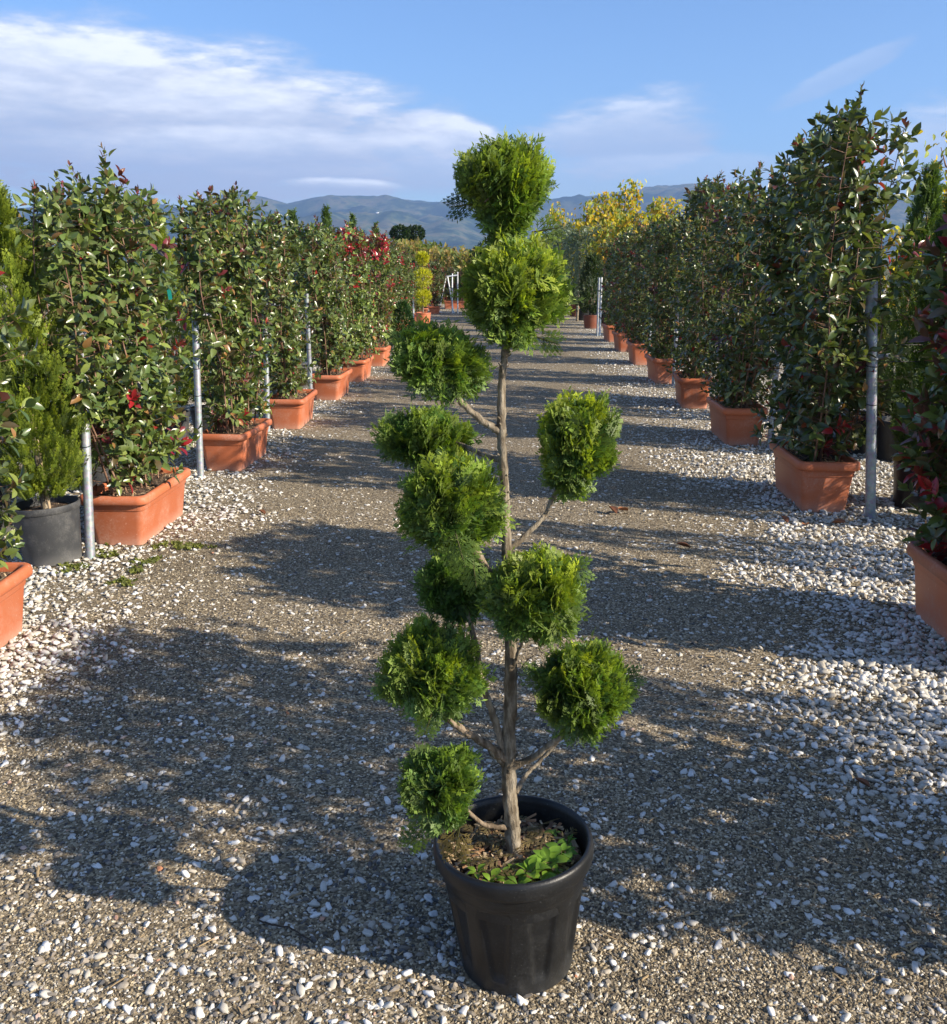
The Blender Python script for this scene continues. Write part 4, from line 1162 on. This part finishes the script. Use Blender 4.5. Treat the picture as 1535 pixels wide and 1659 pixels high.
# yellow pompon plant on a stake
def pompon_plant(x, y, label, balls_, potR=.2, potH=.34, white_stake=True):
    root = thing('pompon_topiary', (x, y, 0), label, 'topiary tree')
    b, rm = pot_meshes(potR, potH); pb = link('pot', b, M_terra, root); link('pot_rim', rm, M_terra, pb)
    link('soil', soil_mesh('round', potR * .92, 0, potH - .04, 5), M_soil, root)
    a = Acc(); a.tube([(0, 0, potH - .05), (.01, 0, balls_[-1][0])], [.018, .01], 6); a.obj('trunk', M_bark, root)
    if white_stake: a = Acc(); a.tube([(-.24, -.05, 0), (-.24, -.05, 1.05)], .022, 8); a.obj('stake', M_white, root)
    for q, (z, R) in enumerate(balls_):
        r2 = rs(300 + q); n = 650; d = norm(r2.randn(n, 3)); rho = 1 - .5 * r2.rand(n) ** 2
        pos = np.array([0, 0, z]) + d * rho[:, None] * R; acc = Acc()
        spray_cloud(acc, SP_LO, pos - d * .05, d + np.array([0, 0, .3]) + r2.randn(n, 3) * .2, np.cross(d, r2.randn(n, 3)), .07 + .02 * r2.rand(n), np.array([.34, .36, .02]), np.array([.75, .70, .03]), r2)
        acc.obj('foliage_ball', M_conifer, root)
    return root
pompon_plant(-2.44, 24.6, 'yellow green plant clipped into three balls in a terracotta pot far down on the left', [(.72, .22), (1.20, .25), (1.68, .17)])

# folding steel stand by the far hedge
st = thing('metal_stand', (-2.1, 31.2, 0), 'pale steel frame standing at the far end of the lane', 'stand')
for p0, p1 in (((-.5, 0, .0), (-.25, .05, 1.15)), ((.0, 0, 0), (-.2, .05, 1.15)), ((.12, .1, 0), (.12, .1, 1.3)), ((-.05, -.05, 0), (-.05, .1, 1.25)), ((-.9, -.05, .35), (-.4, 0, .02)), ((-.25, .05, 1.15), (.12, .1, 1.2))):
    a = Acc(); a.tube([p0, p1], .024, 8); a.obj('bar', M_white, st)

# cross row at the far end
GX = 'photinias in the cross row at the end of the lane'
cross_src = photinia(-4.6, 34.4, 'leftmost photinia of the cross row at the end of the lane', GX, 61, 0, hi=False, chips=0, z1=1.42, nro=210, red=.05, bronze=.12, redtop=.5, L=1.25, T=.5, rotz=PI / 2)
labs = ['photinia of the cross row straight behind the yellow pompon plant', 'photinia of the cross row behind the pale steel frame', 'photinia of the cross row just right of the pale steel frame', 'photinia of the cross row seen left of the topiary trunk',
        'photinia of the cross row hidden behind the topiary', 'photinia of the cross row seen right of the topiary', 'rightmost photinia of the cross row']
for q, lab in enumerate(labs):
    mk(cross_src, -3.4 + q * 1.12, 34.4 + .15 * (q % 2), PI / 2 + (PI if q % 2 else 0), [.98, 1.02, .95, 1.05][q % 4], lab, GX)

# reeds / tall thin nursery whips behind the cross row
r_ = rs(91); n = 5200
x = r_.rand(n) * 26 - 15; y = 39 + r_.rand(n) * 5; h = 1.9 + .45 * r_.rand(n) + .22 * np.sin(x * .9)
acc = Acc()
tv = np.array([(-.5, 0, 0), (.5, 0, 0), (.35, .6, .02), (-.35, .6, .02), (0, 1, .03)]); tf = np.array([(0, 1, 2), (0, 2, 3), (3, 2, 4)])
cols = np.array([[.17, .19, .04], [.25, .17, .06], [.10, .14, .04], [.30, .24, .08]])[r_.randint(0, 4, n)]
V, F, T = scatter(tv, tf, np.stack([x, y, 0 * x], -1), np.stack([r_.randn(n) * .06, r_.randn(n) * .06, np.ones(n)], -1), np.stack([r_.randn(n) * .5, -np.ones(n), 0 * x], -1), np.stack([.035 + .03 * r_.rand(n), h, h], -1), cols)
acc.add(V, F, T)
for rep in range(5):
    V, F, T = scatter(*LEAF_LO, np.stack([x, y, h * (.55 + .45 * r_.rand(n))], -1), np.stack([r_.randn(n), r_.randn(n), .5 + r_.rand(n)], -1), r_.randn(n, 3) + (0, -.5, .5), .16 + .12 * r_.rand(n), cols * (.7 + .8 * r_.rand(n, 1)))
    acc.add(V, F, T)
acc.obj('reed_bed', M_tree, kind='stuff', label='broad bed of yellow green whips beyond the cross row')

# two round headed trees
def round_tree(x, y, H, R, label, seed):
    root = thing('round_headed_tree', (x, y, 0), label, 'tree', 'small round headed trees far off')
    a = Acc(); a.tube([(0, 0, 0), (.02, 0, H - R)], [.035, .025], 7); a.obj('trunk', M_palebark, root)
    r2 = rs(seed); n = 1100; d = norm(r2.randn(n, 3)); rho = 1 - .5 * r2.rand(n) ** 2
    acc = Acc(); pos = np.array([0, 0, H - R * .75]) + d * rho[:, None] * np.array([R, R, R * .78])
    V, F, T = scatter(*LEAF_LO, pos, d + r2.randn(n, 3) * .5, r2.randn(n, 3) + (0, 0, 1), .10 + .05 * r2.rand(n), np.array([.02, .045, .016]) * (.6 + .8 * r2.rand(n, 1)))
    acc.add(V, F, T); acc.obj('crown', M_tree, root)
round_tree(-5.55, 45.5, 3.25, .42, 'left one of two small dark round headed trees before the hills', 1)
round_tree(-4.95, 46.5, 3.28, .42, 'right one of two small dark round headed trees before the hills', 2)

# red topped photinias over the hedge at the far left
mk(base_mid, -4.6, 33.0, .3, 1.1, 'red topped photinia behind the far left end of the lane', GM)
mk(base_mid, -3.9, 30.2, -.3, 1.12, 'red topped photinia near the yellow pompon plant, further back', GM)

# ------------------------------------------------------------------ yellow autumn trees and weeping cedars, right
def limb_tree(root, r_, H, spread, nl, h0=.35, br=.02):
    a = Acc(); tips = []
    a.tube([(0, 0, 0), (r_.randn() * .05, r_.randn() * .05, H * .5), (r_.randn() * .06, r_.randn() * .06, H * .97)], [.035, .024, .006], 7)
    for q in range(nl):
        z = H * (h0 + (.9 - h0) * (q + r_.rand()) / nl); th = r_.rand() * 6.28; l = spread * (1.05 - .6 * z / H) * (.7 + .5 * r_.rand())
        p0 = np.array([0, 0, z]); p1 = p0 + np.array([math.cos(th) * l * .5, math.sin(th) * l * .5, l * .45]); p2 = p0 + np.array([math.cos(th) * l * .8, math.sin(th) * l * .8, l * 1.15])
        a.tube([p0, p1, p2], [.012, .008, .003], 5, cap=False); tips += [p1, (p1 + p2) / 2, p2, p2 * .8 + p1 * .2]
    tips.append(np.array([0, 0, H])); tips.append(np.array([0, 0, H * .93]))
    a.obj('trunk', M_stem, root)
    return tips

def yellow_tree(x, y, H, seed, label, n=800, spread=.6, cols=((.68, .50, .03), (.58, .50, .05), (.36, .40, .06), (.62, .36, .03)), leaf=.09, h0=.35, potted=True):
    root = thing('yellow_tree', (x, y, 0), label, 'tree', 'young trees in yellow autumn leaf'); r_ = rs(seed)
    tips = np.array(limb_tree(root, r_, H, spread, 13, h0))
    idx = r_.randint(0, len(tips), n); pos = tips[idx] + r_.randn(n, 3) * np.array([.10, .10, .13]); pos[:, 2] = np.minimum(pos[:, 2], H + .05)
    c = np.array(cols)[(idx + r_.randint(0, 2, n)) % len(cols)] * (.65 + .6 * r_.rand(n, 1))
    d = r_.randn(n, 3) * .6 + np.array([0, 0, -.8])
    V, F, T = scatter(*(LEAF if y < 14 else LEAF_LO), pos, d, r_.randn(n, 3) + (0, -.3, .6), leaf * (.7 + .6 * r_.rand(n)), c)
    acc = Acc(); acc.add(V, F, T); acc.obj('crown', M_tree, root)
    if potted:
        b, rm = pot_meshes(.2, .32); pb = link('pot', b, M_black, root); link('pot_rim', rm, M_black, pb)
yt = [(3.3, 26.0, 3.62, 'tallest yellow tree beyond the right row, its leaves hanging in strings'), (2.75, 25.0, 3.25, 'yellow tree just left of the tallest one beyond the right row'),
      (2.35, 27.5, 3.2, 'bushy golden tree above the weeping cedars'), (4.1, 24.6, 3.1, 'yellow tree right of the tallest one beyond the right row'),
      (4.6, 27.0, 3.2, 'golden tree near where the hill shows on the right'), (1.75, 31.0, 3.35, 'pale yellow tree just right of the topiary head'), (3.3, 29.0, 3.4, 'yellow tree standing behind the tallest yellow one'),
      (2.55, 21.8, 2.55, 'low golden tree between the weeping cedars and the right row'), (5.2, 24.0, 3.0, 'ochre tree at the right end of the distant yellow group'), (4.9, 20.5, 2.7, 'golden tree peeping over the third right photinia'),
      (3.5, 18.5, 2.3, 'low yellow tree behind the right row in the middle distance'), (2.75, 17.0, 2.1, 'small yellow bush showing through between right row plants'),
      (3.95, 9.3, 2.62, 'yellow tree right of the tallest photinia, near the right edge'), (4.6, 9.9, 2.7, 'yellow tree cut by the right edge of the picture'), (3.2, 8.2, 1.75, 'small yellow bush low behind the bare steel post'),
      (2.9, 30.5, 3.05, 'yellow tree at the back left of the distant group'), (5.6, 29.5, 3.2, 'green tinged tree at the back right of the distant group')]
for q, (x, y, H, lab) in enumerate(yt):
    near = y < 12
    yellow_tree(x - (.55 if y > 23 else 0), y, H, 400 + q, lab, n=620 if not near else 600, spread=.55 if not near else .38, leaf=.125 if y > 16 else .075, cols=((.66, .50, .04), (.52, .48, .06), (.30, .36, .07), (.60, .36, .04), (.24, .30, .06)) if q not in (9, 16) else ((.20, .24, .05), (.36, .32, .05)))
# a dark evergreen mass behind the yellow group
for q, (x, y, H, R, lab) in enumerate([(4.4, 33.0, 3.0, .9, 'dark evergreen behind the yellow trees, left'), (6.6, 34.0, 3.1, 1.0, 'dark evergreen behind the yellow trees, right, under the hill'), (8.8, 30.0, 2.7, .9, 'dark evergreen far right behind the right row')]):
    conifer('evergreen_tree', x, y, H, R, 230 + q, lab, 'tree', 'dark evergreens behind the yellow trees', potR=0, potH=0, n=1500, size=.2, tmpl=SP_LO, base=(.02, .045, .018), tipc=(.05, .09, .03), z0=.2, shape=.6, wob=.4)

def weeping_cedar(x, y, H, seed, label):
    root = thing('weeping_cedar', (x, y, 0), label, 'tree', 'weeping blue grey cedars'); r_ = rs(seed)
    a = Acc(); a.tube([(0, 0, 0), (.03, 0, H * .6), (0, .02, H)], [.04, .03, .012], 6); a.obj('trunk', M_bark, root)
    acc = Acc(); P = []; A = []
    for q in range(60):
        th = r_.rand() * 6.28; R = .15 + .62 * r_.rand(); z = H * (.80 + .2 * r_.rand()) - R * .12; L_ = z * (.35 + .5 * r_.rand()); m_ = int(L_ / .05)
        for k_ in range(m_): P.append((R * math.cos(th) + .02 * math.sin(k_ * .9 + q), R * math.sin(th) + .02 * math.cos(k_ + q), z - k_ * .05)); A.append((r_.randn() * .5, r_.randn() * .5, -1))
        for k_ in range(8): P.append((R * k_ / 8 * math.cos(th), R * k_ / 8 * math.sin(th), z + .10 * math.sin(k_ / 8 * PI))); A.append((math.cos(th), math.sin(th), .2))
    P = np.array(P); A = np.array(A); n = len(P)
    spray_cloud(acc, SP_LO, P, A, r_.randn(n, 3), .10 + .05 * r_.rand(n), np.array([.13, .17, .13]), np.array([.30, .37, .30]), r_)
    acc.obj('foliage', M_conifer, root)
for q, (x, y, H, lab) in enumerate([(1.62, 27.0, 2.45, 'weeping blue grey cedar nearest the lane'), (2.3, 26.0, 2.5, 'weeping blue grey cedar on the right under the golden trees'), (1.35, 30.0, 2.7, 'weeping blue grey cedar farthest back, beside the topiary head'), (2.0, 29.0, 2.75, 'weeping blue grey cedar in the middle behind the nearest two')]):
    weeping_cedar(x, y, H, 500 + q, lab)
# last shrubs of the right side in brown pots
for q, (x, y, H, R, lab) in enumerate([(1.78, 23.9, 1.75, .34, 'dark evergreen shrub in a brown pot at the far end of the right side'), (1.72, 29.6, 1.6, .32, 'dark evergreen shrub in a brown pot at the very end of the right side')]):
    conifer('potted_shrub', x, y, H, R, 240 + q, lab, 'potted shrub', 'dark shrubs in brown pots', potR=.2, potH=.32, n=1300, size=.12, tmpl=SP_LO, base=(.02, .045, .015), tipc=(.06, .085, .025), shape=.45, potmat=M_brownpot)

# ------------------------------------------------------------------ hills
def hills():
    sky_prof = np.array([(-60, 2.0), (-45, 2.6), (-35, 2.4), (-28.2, 2.75), (-27, 2.85), (-25, 3.15), (-22.7, 3.1), (-21, 3.3), (-18.9, 3.0), (-17.2, 3.6), (-15.8, 3.8), (-14.5, 3.63), (-13.3, 3.3), (-12.1, 3.58), (-10.9, 3.78), (-9.3, 3.7), (-7.2, 3.6), (-5.1, 3.45), (-3.3, 3.5), (-1.5, 3.35), (.95, 3.5), (2, 3.6), (5.5, 3.9), (8.4, 4.2), (9.2, 4.36), (10.1, 4.34), (14, 3.9), (22, 3.4), (35, 3.0), (60, 2.2)])
    azs = np.linspace(-60, 60, 520); prof = np.interp(azs, sky_prof[:, 0], sky_prof[:, 1]) + .12
    D0, D1 = 2600., 5200.; nr = 56
    V = []; T = []
    for i_, az_ in enumerate(azs):
        th = rad(az_)
        for j_ in range(nr):
            t = j_ / (nr - 1); D = D0 + (D1 - D0) * t
            X_, Y_ = D * math.sin(th), D * math.cos(th)
            Hs = D1 * math.tan(rad(prof[i_]))
            shape = t ** .85 * (.82 + .18 * t)
            ridge = mnoise.ridged_multi_fractal(Vector((X_ * .0011, Y_ * .0011, .5)), .9, 2.1, 6, 1.0, 2.0)
            nz = (ridge - 1.0) * .26
            env = math.sin(min(1, t * 1.02) * PI) ** .8 if t < .98 else 0.0
            fine = .007 * mnoise.noise(Vector((X_ * .008, Y_ * .008, 2)))
            V.append((X_, Y_, Hs * max(0, shape + nz * env + fine * (t > .05)) - 2))
    V = np.array(V); n = len(azs)
    i_, j_ = np.meshgrid(np.arange(n - 1), np.arange(nr - 1), indexing='ij')
    F = np.stack([i_ * nr + j_, (i_ + 1) * nr + j_, (i_ + 1) * nr + j_ + 1, i_ * nr + j_ + 1], -1).reshape(-1, 4)[:, ::-1]
    m, N = mat_new('hill_cover')
    geo = N.n('ShaderNodeNewGeometry'); pos = geo.outputs['Position']
    n1 = N.noise(pos, .004, 6, .65); n2 = N.noise(pos, .02, 4, .7)
    c = N.ramp(N.m('ADD', N.m('MULTIPLY', n1, .7), N.m('MULTIPLY', n2, .3)), [(.38, (.010, .022, .013)), (.47, (.022, .042, .02)), (.51, (.07, .09, .04)), (.56, (.13, .115, .06)), (.60, (.022, .04, .02)), (.66, (.10, .11, .055))])
    p = N.n('ShaderNodeBsdfPrincipled', ins={'Base Color': c, 'Roughness': 1.0, 'Specular IOR Level': 0.0}); finish(N, p.outputs[0])
    link('hills', mesh_from('hills', V, F), m, kind='structure', label='blue hills along the horizon')
    return V.reshape(n, nr, 3), azs
HV, HAZ = hills()
M_house = simple_mat('pale_render', (.75, .73, .68), .8, 1, .1)
for q, (az_, jr, lab) in enumerate([(-4.8, 33, 'tiny white farmhouse high on the hillside left of the topiary head'), (-8.3, 30, 'tiny white farmhouse lower on the hillside'), (-6.4, 22, 'tiny white farmhouse near the foot of the hill')]):
    i_ = int(np.argmin(abs(HAZ - az_))); p = HV[i_, jr]
    a = Acc(); V_ = [(sx * 6, sy * 4, z) for z in (-3, 3) for sx, sy in ((-1, -1), (1, -1), (1, 1), (-1, 1))] + [(-6, 0, 5), (6, 0, 5)]
    a.add(V_, [(0, 1, 5, 4), (1, 2, 6, 5), (2, 3, 7, 6), (3, 0, 4, 7), (4, 5, 9, 8), (6, 7, 8, 9)]); a.add([V_[4], V_[7], V_[8]], [(0, 1, 2)]); a.add([V_[5], V_[6], V_[9]], [(0, 1, 2)])
    o = a.obj('farmhouse', M_house, smooth=False); o.location = p; o['label'] = lab; o['category'] = 'house'; o['group'] = 'farmhouses on the hillside'

# ------------------------------------------------------------------ haze
S_, Zb, Zt = 5600., -3., 560.
a = Acc(); Vb = [(sx * S_, sy * S_, z) for z in (Zb, Zt) for sx, sy in ((-1, -1), (1, -1), (1, 1), (-1, 1))]
a.add(Vb, [(3, 2, 1, 0), (4, 5, 6, 7), (0, 1, 5, 4), (1, 2, 6, 5), (2, 3, 7, 6), (3, 0, 4, 7)])
m, N = mat_new('haze')
pv = N.n('ShaderNodeVolumePrincipled', ins={'Color': (.36, .57, 1.0), 'Density': .00017, 'Anisotropy': .1})
N.n('ShaderNodeOutputMaterial', ins={'Volume': pv.outputs[0]})
a.obj('haze', m, smooth=False, kind='stuff', label='thin air haze over the whole plain')
